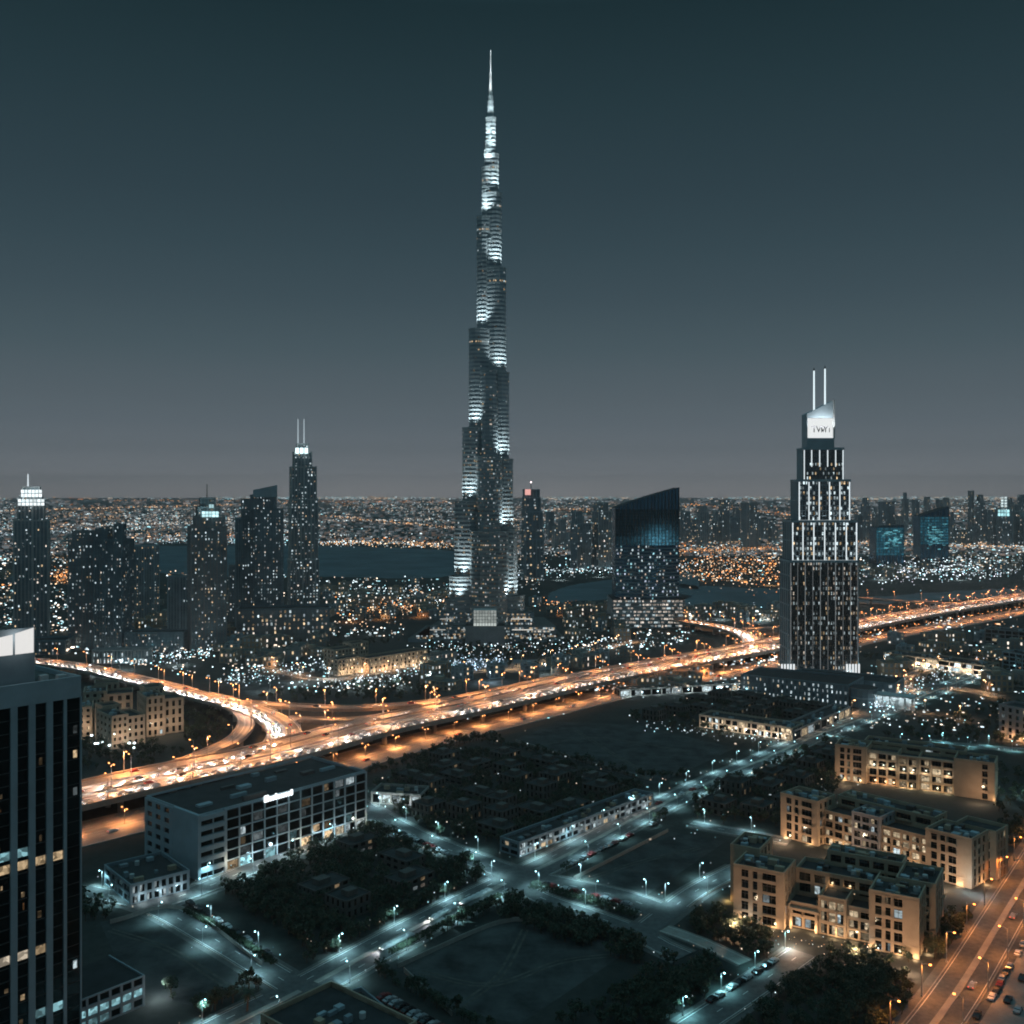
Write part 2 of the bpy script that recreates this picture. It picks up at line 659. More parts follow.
lay = 0
for key, (path, w, side) in ROADS.items():
    lay += 1
    base = 0.02 + 0.006 * lay
    g = near_other(key)
    mp, mk, mr, ml = MB(), MB(), MB(), MB()
    strip(mp, path, -w / 2 - side, w / 2 + side, base)
    struct(mp.build("pavement", "pave"))
    strip(mr, path, -w / 2, w / 2, base + 0.18)
    struct(mr.build("road" if key != "paved walk" else "path", "asphalt" if key != "paved walk" else "concrete"))
    for s in (-1, 1):
        strip(mk, path, s * w / 2 + min(0, s) * 0.35, s * w / 2 + max(0, s) * 0.35, base, 0, 0.30, g)
        strip(ml, path, s * (w / 2 - 0.7) - 0.1, s * (w / 2 - 0.7) + 0.1, base + 0.19, 0, 0, g)
    struct(mk.build("kerb", "concrete"))
    ns = normals(path)
    offs = (0,) if w < 14 else (-w / 4, w / 4)
    for k in range(0, len(path) - 1):
        for off in offs:
            if k % 2 == 0 and key != "paved walk" and not g(path[k]):
                d = (path[k + 1] - path[k])
                d.normalize()
                p = path[k] + ns[k] * off + Vector((0, 0, base + 0.19))
                a = ns[k] * 0.12
                ml.poly([p - a, p + d * 3.0 - a, p + d * 3.0 + a, p + a])
    struct(ml.build("road_marking", "paint"))
    if key in ("boulevard", "avenue"):
        mm = MB()
        strip(mm, path, -1.0, 1.0, base, 0, 0.36, g)
        struct(mm.build("road_median", "concrete"))

m = MB()
strip(m, ROADS["avenue"][0], -24.0, -9.8, 0.09)
struct(m.build("pavement", "asphalt_pale"))

# lagoons and bare lots
for pts in ([(150, 546), (318, 546), (452, 551), (458, 566), (440, 577), (330, 577), (150, 571)],
            [(545, 603), (556, 590), (600, 581), (690, 573), (690, 598), (640, 597), (600, 600)],
            [(640, 606), (676, 585), (700, 586), (795, 591), (800, 607), (680, 607)],
            [(850, 598), (1000, 589), (1040, 592), (1000, 597), (860, 604)],
            [(455, 664), (480, 659), (540, 660), (560, 668), (520, 673), (470, 672)]):
    m = MB()
    ring = smooth([G(x, y, 0.3) for x, y in pts + pts[:1]], 12)[:-1]
    wr_ = random.Random(len(ring))
    m.poly([p + Vector((wr_.uniform(-2, 2), wr_.uniform(-8, 8), 0)) for p in ring])
    struct(m.build("water", "water"))
lot_z = 0.0
for pts in ([(512, 740), (560, 722), (640, 725), (735, 748), (700, 765), (655, 784), (600, 770)],
            [(392, 968), (500, 920), (545, 920), (630, 950), (520, 1024), (455, 1010)],
            [(100, 922), (185, 908), (270, 972), (200, 1008), (130, 990)],
            [(570, 880), (665, 830), (725, 842), (640, 900)],
            [(228, 690), (330, 648), (372, 660), (250, 697)],
            [(425, 700), (450, 690), (468, 676), (565, 684), (480, 712)]):
    lot_z += 0.006
    m = MB()
    m.poly([G(x, y, lot_z) for x, y in pts])
    struct(m.build("field", "sandlot"))

# ------------------------------------------------------------------ the elevated highway and its ramps
DZ = 9.0
low_edge = px_path([(-90, 850), (80, 808), (199, 780), (276, 764), (340, 747), (400, 730), (500, 708), (600, 684), (700, 664), (780, 649), (860, 630), (930, 616), (1024, 600), (1100, 588), (1260, 567)], DZ, 10)
DW = 40.0
deck_path = [p + n * (DW / 2) for p, n in zip(low_edge, normals(low_edge))]
ramps = {
    "loop ramp": ([(-60, 655), (20, 660), (80, 667), (130, 678), (190, 693), (235, 704), (268, 716), (284, 731), (276, 747), (240, 760), (180, 774), (110, 789)], 20, 8.6),
    "inner ramp": ([(150, 683), (200, 694), (232, 706), (246, 721), (236, 738), (208, 752), (166, 767), (100, 781), (40, 795)], 10, 8.2),
    "fly ramp": ([(215, 699), (262, 704), (340, 708), (400, 705), (440, 701), (500, 690), (560, 677)], 11, 8.8),
    "lower ramp": ([(262, 716), (300, 719), (345, 720), (385, 716), (440, 708)], 9, 6.5),
    "far loop": ([(640, 614), (690, 622), (724, 628), (746, 636), (751, 645), (734, 654), (700, 661), (640, 672)], 17, 8.7),
    "far link": ([(745, 629), (790, 627), (850, 624), (930, 611)], 11, 8.4),
    "far road": ([(810, 594), (860, 598), (920, 602), (968, 603), (1024, 597)], 12, 8.0),
}
RP = {k: (px_path(p, z, 7), w, z) for k, (p, w, z) in ramps.items()}

via = thing("flyover", "long elevated orange-lit highway carried on pillars across the city", "flyover", (deck_path[0].x, deck_path[0].y, 0))
m = MB()
strip(m, deck_path, -DW / 2, DW / 2, -1.8, 0, 1.8)
m2 = MB()
strip(m2, deck_path, -DW / 2 + 1, DW / 2 - 1, -1.8)
m.build("deck", "concrete", via)
m2.build("deck_underside", "concrete", via)
for s in (-1, 1):
    m = MB()
    strip(m, deck_path, s * DW / 2 - 0.45, s * DW / 2 + 0.45, 0, 0, 1.1)
    m.build("parapet", "concrete", via)
for off in (-3.2, 8.0):
    m = MB()
    strip(m, deck_path, off - 0.35, off + 0.35, 0, 0, 0.9)
    m.build("median_barrier", "concrete", via)
for p, d in along(deck_path, 42, 10):
    n = Vector((-d.y, d.x, 0))
    m = MB()
    for off in (-12, 0, 12):
        c = p + n * off
        m.prism([tuple((c + d * (1.3 * math.cos(t)) + n * (1.8 * math.sin(t)))[:2]) for t in [k * math.pi / 4 for k in range(8)]], 0, DZ - 2.6)
    m.boxv(Vector((p.x, p.y, DZ - 2.6)) - n * 16 - d * 1.2, n * 32, d * 2.4, (0, 0, 0.79))
    m.build("pillar", "concrete", via)

m, ml = MB(), MB()
strip(m, deck_path, -DW / 2 + 0.46, DW / 2 - 0.46, 0.02)
struct(m.build("elevated_road", "asphalt_pale"))
ns = normals(deck_path)
lane_rng = random.Random(4)
streak_tones = [principled("streak_asphalt", (v, v * 0.97, v * 0.92), 0.55, var=0.2, scale=0.2) for v in (0.16, 0.24, 0.31, 0.38)]  # pale and dark bands put traffic light streaks into the road colour


def streak_bands(path, offs, dz):
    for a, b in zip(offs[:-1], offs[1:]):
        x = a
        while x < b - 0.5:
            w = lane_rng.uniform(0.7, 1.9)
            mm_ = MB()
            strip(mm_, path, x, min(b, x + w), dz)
            struct(mm_.build("elevated_road", lane_rng.choice(streak_tones)))
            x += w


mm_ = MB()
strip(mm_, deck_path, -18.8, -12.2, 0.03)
struct(mm_.build("elevated_road", streak_tones[3]))  # paler tone adds to the white headlight ribbon on these lanes
streak_bands(deck_path, [-12.2, -4.8], 0.03)
streak_bands(deck_path, [6.6, 18.6], 0.03)
streak_bands(deck_path, [-4.8, 6.6], 0.03)
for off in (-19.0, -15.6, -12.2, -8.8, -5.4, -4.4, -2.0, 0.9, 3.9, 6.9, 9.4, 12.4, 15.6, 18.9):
    solid = True  # lane lines all solid and wide, to read as light streaks too
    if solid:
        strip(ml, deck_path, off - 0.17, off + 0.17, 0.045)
    else:
        for p, d in along(deck_path, 9, 0, off):
            n = Vector((-d.y, d.x, 0)) * 0.13
            q = p + Vector((0, 0, 0.04))
            ml.poly([q - n, q + d * 3.4 - n, q + d * 3.4 + n, q + n])
struct(ml.build("road_marking", "paint"))

k = 0
for key, (path, w, z) in RP.items():
    k += 1
    rt = thing("ramp_bridge", {"loop ramp": "wide curved ramp sweeping round from the cream courtyard houses into the highway",
                               "inner ramp": "narrow inner curved ramp hugging the dark trees beside the cream courtyard houses",
                               "fly ramp": "straight ramp leaving the curved loop and joining the highway behind the hotel lawn",
                               "lower ramp": "short low ramp tucked in the dark gap behind the main highway",
                               "far loop": "tight orange loop ramp below the slanted glass tower",
                               "far link": "thin link ramp passing behind the tall silver tower",
                               "far road": "distant thin orange road crossing beyond the silver tower"}[key], "ramp", tuple(path[0]))
    m = MB()
    strip(m, path, -w / 2, w / 2, -1.4, 0, 1.37 - 0.01 * k)
    m.build("deck", "concrete", rt)
    for s in (-1, 1):
        nss = normals(path)
        run = []
        for i in range(len(path) + 1):
            c = path[i] + nss[i] * s * w / 2 if i < len(path) else None
            if c is not None and not any(math.hypot(q.x - c.x, q.y - c.y) < ww / 2 + 1 for pp, ww in [(deck_path, DW)] + [(b[0], b[1]) for a, b in RP.items() if a != key] for q in pp):
                run.append(i)
                continue
            if len(run) > 2:
                m = MB()
                strip(m, [path[q] + nss[q] * s * w / 2 for q in run], -0.3, 0.3, -0.5, 0, 1.35)
                m.build("parapet", "concrete", rt)
            run = []
    for p, d in along(path, 38, 15):
        n = Vector((-d.y, d.x, 0))
        m = MB()
        m.prism([tuple((p + d * (1.0 * math.cos(t)) + n * (w * 0.25 * math.sin(t)))[:2]) for t in [q * math.pi / 4 for q in range(8)]], 0, z - 1.41)
        m.build("pillar", "concrete", rt)
    m, ml = MB(), MB()
    strip(m, path, -w / 2 + 0.31, w / 2 - 0.31, 0.05 - 0.004 * k)
    struct(m.build("elevated_road", "asphalt_pale"))
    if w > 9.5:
        streak_bands(path, [-w / 2 + 1.0, w / 2 - 1.0], 0.056 - 0.004 * k + 0.004)
    for off in [-w / 2 + 0.8, w / 2 - 0.8] + [(-w / 2 + 0.8) + 3.5 * q for q in range(1, int((w - 1.6) / 3.5))]:
        strip(ml, path, off - 0.15, off + 0.15, 0.065)
    struct(ml.build("road_marking", "paint"))

# service road at ground level in front of the highway
serv = px_path([(-90, 876), (80, 835), (240, 795), (355, 760), (430, 739), (500, 722), (620, 693), (700, 678), (780, 662), (860, 641), (950, 625), (1024, 612), (1120, 596)], 0.0, 10)
SW = 33.0
m, ml, mk = MB(), MB(), MB()
strip(m, serv, -SW / 2, SW / 2, 0.24)
struct(m.build("road", "asphalt_pale"))
for off in (-SW / 2 + 0.8, -2.2, 2.2, SW / 2 - 0.8):
    strip(ml, serv, off - 0.12, off + 0.12, 0.26)
for off in (-9, -5.6, 5.6, 9):
    for p, d in along(serv, 9, 0, off):
        n = Vector((-d.y, d.x, 0)) * 0.12
        q = p + Vector((0, 0, 0.26))
        ml.poly([q - n, q + d * 3.2 - n, q + d * 3.2 + n, q + n])
struct(ml.build("road_marking", "paint"))
for off in (-SW / 2 - 0.2, -0.9, 0.9, SW / 2 + 0.2):
    strip(mk, serv, off - 0.2, off + 0.2, 0.0, 0, 0.40)
struct(mk.build("kerb", "concrete"))
far_serv = [p + n * 62 for p, n in zip(serv, normals(serv))]
m = MB()
strip(m, far_serv, -8, 8, 0.23)
struct(m.build("road", "asphalt_pale"))

# ------------------------------------------------------------------ street lamps
ORANGE_P, COOL_P = 19000.0, 3200.0


def make_lamp(name, h, arm, both, colour, strength, power, spot=150, r=0.1, head=0.9):
    root = MB()
    root.tube([(0, 0, 0), (0, 0, h * 0.5), (0, 0, h)], r * 1.5, r, 6)
    root.box(-r * 2.2, -r * 2.2, 0, r * 2.2, r * 2.2, 0.5)
    for s in ((-1, 1) if both else (1,)):
        root.tube([(0, 0, h - 0.3), (s * arm * 0.5, 0, h + 0.15), (s * arm, 0, h + 0.2)], r * 0.8, r * 0.6, 5)
    o = root.build(name, "pole")
    for s in ((-1, 1) if both else (1,)):
        b = MB()
        b.boxv((s * arm - head / 2, -head * 0.3, h - 0.02), (head, 0, 0), (0, head * 0.6, 0), (0, 0, 0.3), 0, glow(colour, strength))
        b.build("lamp_head", "lit", o)
    L = lamp_light("lamp_light", (arm * 0.3 if not both else 0, 0, h - 0.4), power, colour, o, 0.5, spot, (0, 0, -1), 1.0)
    return o


LAMPS = {
    "double": make_lamp("street_lamp", 12, 2.2, True, SODIUM, 7, ORANGE_P * 1.5, 160, 0.14, 0.8),
    "low": make_lamp("street_lamp", 7.2, 2.4, True, SODIUM, 6, ORANGE_P * 0.85, 165, 0.12, 0.7),
    "near": make_lamp("street_lamp", 12, 2.4, False, SODIUM, 6, ORANGE_P * 0.55, 160, 0.13, 0.7),
    "orange": make_lamp("street_lamp", 11, 2.4, False, SODIUM, 7, ORANGE_P, 155, 0.13, 0.8),
    "cool": make_lamp("street_lamp", 6.4, 1.3, False, (0.46, 0.89, 1.0), 8, COOL_P * 1.45, 142, 0.08, 0.36),
    "teal": make_lamp("street_lamp", 5.8, 1.1, False, (0.36, 0.90, 1.0), 9, COOL_P * 1.2, 130, 0.09, 0.45),
    "avenue": make_lamp("street_lamp", 10, 2.4, False, (1.0, 0.31, 0.065), 9, ORANGE_P * 0.36, 150, 0.12, 0.6),
    "warm": make_lamp("street_lamp", 9.0, 1.8, False, AMBER, 14, ORANGE_P * 0.55, 150, 0.11, 0.9),
}
used_proto = set()


def place(protos, key, loc, rot, label, cat, group):
    if key not in used_proto:
        used_proto.add(key)
        o = protos[key]
    else:
        o = copy_tree(protos[key])
    o.location = loc
    o.rotation_euler = (0, 0, rot)
    tag(o, label, cat, group)
    return o


LAMPQ = []


def lamps_along(path, key, spacing, start, offset, label, group, skip=None, face=-1):
    for p, d in along(path, spacing, start, offset):
        if p.y < 40 or not (-60 < CX + F * p.x / p.y < 1090) or HY + F * (H - p.z) / p.y > 1075:
            continue
        if skip and skip(p):
            continue
        n = Vector((-d.y, d.x, 0)) * (face if offset > 0 else -face)
        LAMPQ.append((p.copy(), key, math.atan2(n.y, n.x), label, group))


HG = "lamps along the elevated highway"
lamps_along(deck_path, "double", 44, 6, -0.0 - 3.2, "twin-headed orange street lamp on the central barrier of the elevated highway", HG)
lamps_along(deck_path, "orange", 44, 24, DW / 2 - 0.9, "tall orange street lamp on the far parapet of the elevated highway", "lamps on the far parapet of the highway")
lamps_along(deck_path, "near", 44, 40, -DW / 2 + 0.9, "tall orange street lamp on the near parapet of the elevated highway", "lamps on the near parapet of the highway")
lamps_along(serv, "low", 25, 12, 0, "twin-headed orange street lamp on the ground-level road beside the elevated highway", "lamps along the ground-level service road")
for key, (path, w, z) in RP.items():
    lamps_along(path, "orange", 20 if key == "far loop" else 36, 12, w / 2 - 0.7, {"loop ramp": "orange street lamp on the wide curved ramp by the cream courtyard houses",
        "inner ramp": "orange street lamp on the narrow inner curved ramp",
        "fly ramp": "orange street lamp on the straight ramp behind the hotel lawn",
        "lower ramp": "orange street lamp on the short low ramp behind the highway",
        "far loop": "orange street lamp on the loop ramp below the slanted glass tower",
        "far link": "orange street lamp on the link ramp behind the tall silver tower",
        "far road": "orange street lamp on the distant thin road beyond the silver tower"}[key], "lamps on the " + key)


def on_road(key):
    return lambda p: seg_near(p, key, -0.5)


for key, lk, sp, lab in (("boulevard", "cool", 27, "white street lamp on the dual boulevard through the dark lots"),
                         ("cross street", "cool", 24, "white street lamp on the street in front of the grey office block"),
                         ("office street", "cool", 27, "white street lamp on the street running from the office block past the crossroads"),
                         ("villa street", "cool", 26, "white street lamp on the short street behind the nearest apartment house"),
                         ("garden street", "teal", 20, "teal-white street lamp on the garden street leading to the nearest apartment house"),
                         ("north street", "cool", 22, "white street lamp on the lane beside the middle apartment house"),
                         ("lot street", "cool", 30, "white street lamp on the street along the dark lot behind the annex"),
                         ("lagoon street", "teal", 24, "teal-white street lamp on the street behind the farthest apartment house"),
                         ("avenue", "avenue", 28, "orange street lamp on the wide avenue with the parked cars"),
                         ("mall street", "warm", 30, "amber street lamp on the street beside the silver tower's podium"),
                         ("south lane", "cool", 26, "white street lamp on the narrow lane beside the hedge"),
                         ("park street", "warm", 40, "amber street lamp on the park street before the tallest tower"),
                         ("alley", "warm", 30, "amber street lamp on the alley beyond the podium")):
    path, w, side = ROADS[key]
    for sd, st in ((1, 5), (-1, 5 + sp / 2)):
        if sd == -1 and key in ("south lane", "north street", "alley", "garden street"):
            continue
        lamps_along(path, lk, sp, st, sd * (w / 2 + 0.9), lab, "lamps on the " + key, on_road(key))

LAMPQ.sort(key=lambda q: q[0].length)
FARL = MB()
for n_, (p, key, ang, label, group) in enumerate(LAMPQ):
    if n_ < 296:
        place(LAMPS, key, p, ang, label, "street lamp", group)
        continue
    src = LAMPS[key]
    c, sn = math.cos(ang), math.sin(ang)
    for part in [src] + list(src.children):
        if part.type == 'LIGHT':
            lo = bpy.data.objects.new("lamp_light", part.data)
            COL.objects.link(lo)
            lo.rotation_euler = part.rotation_euler
            x, y, z = part.location
            lo.location = (p.x + c * x - sn * y, p.y + sn * x + c * y, p.z + z)
            continue
        k0 = len(FARL.v)
        FARL.v += [(p.x + c * v.co.x - sn * v.co.y, p.y + sn * v.co.x + c * v.co.y, p.z + v.co.z) for v in part.data.vertices]
        at = part.data.attributes.get("glow")
        for f in part.data.polygons:
            FARL.f.append(tuple(k0 + i for i in f.vertices))
            FARL.m.append(1 if at else 0)
            FARL.c.append(tuple(at.data[f.index].color[:3]) if at else (0, 0, 0))
stuff(FARL.build("far_street_lamps", ["pole", "lit"]), "street lamps farther off along the highway and its ramps")

# ------------------------------------------------------------------ trees
LEAF_RNG = random.Random(11)


def crown_mesh(seed, rx, rz, zc, n_cl=16, per=26, leaf=0.75):
    r = random.Random(seed)
    m = MB()
    for _ in range(n_cl):
        while True:
            a = Vector((r.uniform(-1, 1), r.uniform(-1, 1), r.uniform(-1, 1)))
            if 0.25 < a.length < 1:
                break
        c = Vector((a.x * rx * 0.8, a.y * rx * 0.8, zc + a.z * rz * 0.8))
        cr_ = r.uniform(0.55, 1.05) * rx * 0.42
        mi = 0 if r.random() < 0.75 else 1
        for _ in range(per):
            d = Vector((r.gauss(0, 1), r.gauss(0, 1), r.gauss(0, 0.8)))
            p = c + d.normalized() * cr_ * r.uniform(0.5, 1.0)
            t = Vector((r.gauss(0, 1), r.gauss(0, 1), r.gauss(0, 1))).normalized()
            u = t.orthogonal().normalized()
            s = leaf * r.uniform(0.5, 1.1)
            w = t.cross(u)
            m.poly([p - u * s * 0.5, p + w * s * 0.35, p + u * s * 0.5, p - w * s * 0.35], mi)
    return m


def trunk_mesh(seed, h, r0, rx):
    r = random.Random(seed)
    m = MB()
    m.tube([(0, 0, 0), (r.uniform(-.15, .15), r.uniform(-.15, .15), h * 0.5), (r.uniform(-.3, .3), r.uniform(-.3, .3), h)], r0, r0 * 0.55, 6)
    for k in range(4):
        a = r.uniform(0, 6.28)
        m.tube([(0, 0, h * 0.6), (math.cos(a) * rx * 0.35, math.sin(a) * rx * 0.35, h * 1.05), (math.cos(a) * rx * 0.6, math.sin(a) * rx * 0.6, h * 1.3)], r0 * 0.5, r0 * 0.15, 4)
    return m


TREES, SMALL, MASS = [], [], []
for k, (rx, rz, h) in enumerate(((2.6, 2.2, 4.2), (3.2, 2.4, 4.8), (2.0, 2.4, 4.0), (2.9, 1.8, 3.6), (1.6, 1.3, 2.2))):
    root = bpy.data.objects.new("broadleaf_tree", None)
    COL.objects.link(root)
    trunk_mesh(k, h * 0.8, 0.2, rx).build("trunk", "bark", root)
    cm = crown_mesh(40 + k, rx, rz, h)
    cm.build("crown", ["leaf", "leaf2"], root)
    TREES.append(root)
    sm = crown_mesh(40 + k, rx, rz, h, 12, 16, 1.0)
    tr = trunk_mesh(k, h * 0.8, 0.2, rx)
    off = len(sm.v)
    sm.v += tr.v
    sm.f += [tuple(i + off for i in f) for f in tr.f]
    sm.m += [2] * len(tr.f)
    sm.c += tr.c
    MASS.append(sm)

tree_spots = []   # (location, grove)


def blocked(p, pad=1.5):
    if seg_near(p, None, pad):
        return True
    return any(inside((p.x, p.y), poly) for poly in FOOT)


FOOT = []         # footprints of the buildings, filled in as they are planned


def grove(pxs, n, name, minpx=0.0):
    n = int(n * 3.6)
    poly = [tuple(G(x, y))[:2] for x, y in pxs]
    x0, x1 = min(p[0] for p in poly), max(p[0] for p in poly)
    y0, y1 = min(p[1] for p in poly), max(p[1] for p in poly)
    k = tries = 0
    while k < n and tries < n * 30:
        tries += 1
        p = Vector((RNG.uniform(x0, x1), RNG.uniform(y0, y1), 0))
        if inside((p.x, p.y), poly):
            tree_spots.append((p, name))
            k += 1


def tree_row(pxs, spacing, offset, name, jitter=0.8):
    for p, d in along(px_path(pxs), spacing * 0.5, 2, offset):
        tree_spots.append((p + Vector((RNG.uniform(-jitter, jitter), RNG.uniform(-jitter, jitter), 0)), name))


grove([(225, 893), (300, 858), (372, 826), (425, 846), (488, 874), (430, 908), (330, 962), (262, 925)], 190, "in the leafy block between the office and the crossroads")
tree_row([(372, 826), (430, 848), (490, 874)], 5, 0, "in the leafy block between the office and the crossroads")
tree_row([(300, 965), (380, 925), (480, 880)], 5.5, 0, "in the leafy block between the office and the crossroads")
grove([(372, 790), (440, 752), (545, 760), (640, 792), (655, 800), (560, 830), (515, 850), (440, 838), (395, 815)], 260, "in the dark villa block above the crossroads")
tree_row([(365, 775), (410, 762), (470, 742), (500, 738)], 5, 0, "beside the service road")
tree_row([(480, 742), (560, 758), (640, 778), (690, 775)], 6, 0, "along the bare field")
tree_row([(560, 866), (610, 842), (665, 818)], 4.5, 0, "round the dark plot right of the crossroads")
tree_row([(558, 872), (620, 900), (650, 905)], 5, 0, "round the dark plot right of the crossroads")
tree_row([(380, 965), (440, 935), (510, 902)], 5, 0, "round the sandy lot below the crossroads")
tree_row([(375, 972), (420, 998), (490, 1035)], 4.5, 0, "round the sandy lot below the crossroads")
tree_row([(505, 904), (560, 918), (610, 936), (640, 952)], 4.2, 0, "round the sandy lot below the crossroads")
grove([(515, 908), (600, 930), (640, 948), (640, 966), (500, 922)], 30, "round the sandy lot below the crossroads")
tree_row([(560, 1030), (640, 985), (690, 955)], 5, 0, "along the lane by the garden street")
grove([(650, 985), (700, 960), (735, 985), (690, 1030), (600, 1030)], 34, "in the gardens by the garden street")
grove([(800, 965), (840, 950), (905, 975), (915, 1000), (890, 1040), (730, 1040), (760, 1000)], 60, "in the dark grove below the nearest apartment house")
grove([(690, 915), (725, 920), (800, 955), (760, 975), (690, 940)], 34, "before the nearest apartment house")
grove([(880, 968), (945, 960), (975, 925), (960, 905), (940, 935)], 14, "at the corner of the nearest apartment house")
grove([(640, 815), (720, 788), (830, 740), (840, 790), (780, 830), (700, 822)], 70, "in the dark block behind the apartment houses")
grove([(760, 750), (835, 745), (835, 780), (770, 790)], 14, "in the dark block behind the apartment houses")
grove([(610, 722), (690, 700), (745, 695), (850, 715), (790, 722), (700, 715), (740, 742), (640, 722)], 55, "in the low block before the silver tower")
grove([(870, 740), (1020, 700), (1030, 745), (920, 742)], 40, "in the dark park beyond the farthest apartment house")
grove([(995, 770), (1030, 770), (1030, 860), (1000, 870)], 16, "beside the avenue")
grove([(185, 712), (215, 712), (232, 730), (205, 750), (185, 745)], 34, "in the dark clump inside the curved ramp")
grove([(80, 745), (150, 745), (185, 755), (140, 770), (80, 775)], 20, "beside the highway below the cream houses")
grove([(250, 698), (400, 680), (470, 690), (400, 700), (300, 702)], 50, "on the dark lawn behind the highway")
grove([(80, 880), (135, 912), (90, 925), (80, 920)], 8, "round the low pavilion")
grove([(150, 985), (200, 1010), (280, 975), (290, 985), (210, 1024)], 10, "along the lot behind the annex")
grove([(420, 640), (560, 640), (610, 655), (560, 668), (420, 668)], 60, "in the park at the foot of the tallest tower")
grove([(230, 640), (330, 630), (410, 640), (330, 655), (240, 665)], 40, "in the park below the leaning tower")
grove([(860, 660), (1000, 640), (1020, 690), (900, 680)], 40, "in the dark estate beyond the silver tower")

# ------------------------------------------------------------------ cars
def make_car(name, paint, lights=0.0, van=False, far=False):
    """a saloon about 4.6 m long facing +x; lights: strength of its lit lamps"""
    root = bpy.data.objects.new(name, None)
    COL.objects.link(root)
    b = MB()
    prof = [(-2.3, 0.35), (-2.3, 0.85), (-1.6, 0.95), (-1.1, 1.42 if not van else 1.9), (0.45, 1.45 if not van else 1.95), (1.15, 0.98), (2.2, 0.8), (2.3, 0.6), (2.3, 0.35)]
    hw = [0.88, 0.9, 0.9, 0.68, 0.68, 0.9, 0.86, 0.84, 0.84]
    n = len(prof)
    for s in (-1, 1):
        b.poly([(x, s * w, z) for (x, z), w in (zip(prof, hw) if s < 0 else list(zip(prof, hw))[::-1])])
    for i in range(n):
        j = (i + 1) % n
        b.poly([(prof[i][0], -hw[i], prof[i][1]), (prof[i][0], hw[i], prof[i][1]), (prof[j][0], hw[j], prof[j][1]), (prof[j][0], -hw[j], prof[j][1])])
    b.build("body", paint, root)
    zt = 1.36 if not van else 1.85
    if far:
        return car_lamps(root, lights)
    g = MB()
    g.poly([(0.52, -0.64, zt), (0.52, 0.64, zt), (1.12, 0.8, 1.03), (1.12, -0.8, 1.03)])
    g.build("windscreen", "glass", root)
    g = MB()
    g.poly([(-1.15, -0.64, zt), (-1.55, -0.8, 1.02), (-1.55, 0.8, 1.02), (-1.15, 0.64, zt)])
    g.build("rear_window", "glass", root)
    for s in (-1, 1):
        g = MB()
        g.poly([(-1.35, s * 0.885, 1.0), (0.95, s * 0.885, 1.0), (0.4, s * 0.72, zt - 0.02), (-1.05, s * 0.72, zt - 0.02)])
        g.build("side_window", "glass", root)
        for x in (-1.4, 1.4):
            w = MB()
            w.tube([(x, s * 0.72, 0.33), (x, s * 0.93, 0.33)], 0.33, 0.33, 10)
            w.build("wheel", "tyre", root)
    return car_lamps(root, lights)


def car_lamps(root, lights):
    for s in (-1, 1):
        h = MB()
        h.box(2.2, s * 0.62 - 0.2, 0.58, 2.33, s * 0.62 + 0.2, 0.76, 0, glow((1.0, 0.93, 0.85), lights) if lights else (0.02, 0.02, 0.02))
        h.build("headlight", "lit", root)
        h = MB()
        h.box(-2.33, s * 0.64 - 0.2, 0.62, -2.2, s * 0.64 + 0.2, 0.82, 0, glow((1.0, 0.12, 0.05), lights * 0.5) if lights else (0.03, 0.004, 0.004))
        h.build("tail_light", "lit", root)
    return root


PARKED = {k: make_car("parked_car", "car_" + k) for k in ("white", "silver", "black", "red")}


def park(kind, p, ang, label, group):
    return place(PARKED, kind, (p.x, p.y, 0.0 if p.z == 0 else p.z), ang, label, "car", group)


av = ROADS["avenue"][0]
dirs = normals(av)
kinds = ["white", "black", "silver", "white", "red", "black", "silver", "white"]
for px, py, kd, lab in ((1018, 955, "white", "bright white car with dark windows in the kerbside row by the avenue"),
                        (1023, 946, "silver", "silver car at the far end of the kerbside row by the avenue"),
                        (1010, 968, "silver", "silver car next behind the bright white one in the avenue's kerbside row"),
                        (1006, 974, "black", "dark car squeezed between two silver ones in the avenue's kerbside row"),
                        (1002, 980, "silver", "silver-grey car just ahead of the red one in the avenue's kerbside row"),
                        (1000, 986, "red", "dark red car in the middle of the kerbside row by the avenue"),
                        (997, 992, "black", "black car parked nose to tail with the nearest white car by the avenue"),
                        (992, 999, "white", "white car with a dark roof window, nearest white one in the avenue row"),
                        (977, 1017, "black", "black saloon alone at the near end of the avenue row"),
                        (1008, 1002, "black", "black car on the paved lot behind the avenue row"),
                        (1022, 980, "black", "dark car half cut by the frame on the lot off the avenue"),
                        (1018, 1012, "silver", "grey car on the paved lot, nearer than the black one")):
    p = G(px, py)
    p.z = 0.12
    i = min(range(len(av)), key=lambda k: (av[k] - p).length)
    d = Vector((-dirs[i].y, dirs[i].x, 0))
    park(kd, p, math.atan2(d.y, d.x) + (math.pi if RNG.random() < 0.4 else 0) + RNG.uniform(-.04, .04), lab, None)

TRAF = {"white": make_car("car", "car_white", 6.0, far=True), "silver": make_car("car", "car_silver", 6.0, far=True), "black": make_car("car", "car_black", 10.0, far=True), "red": make_car("car", "car_red", 10.0, far=True)}

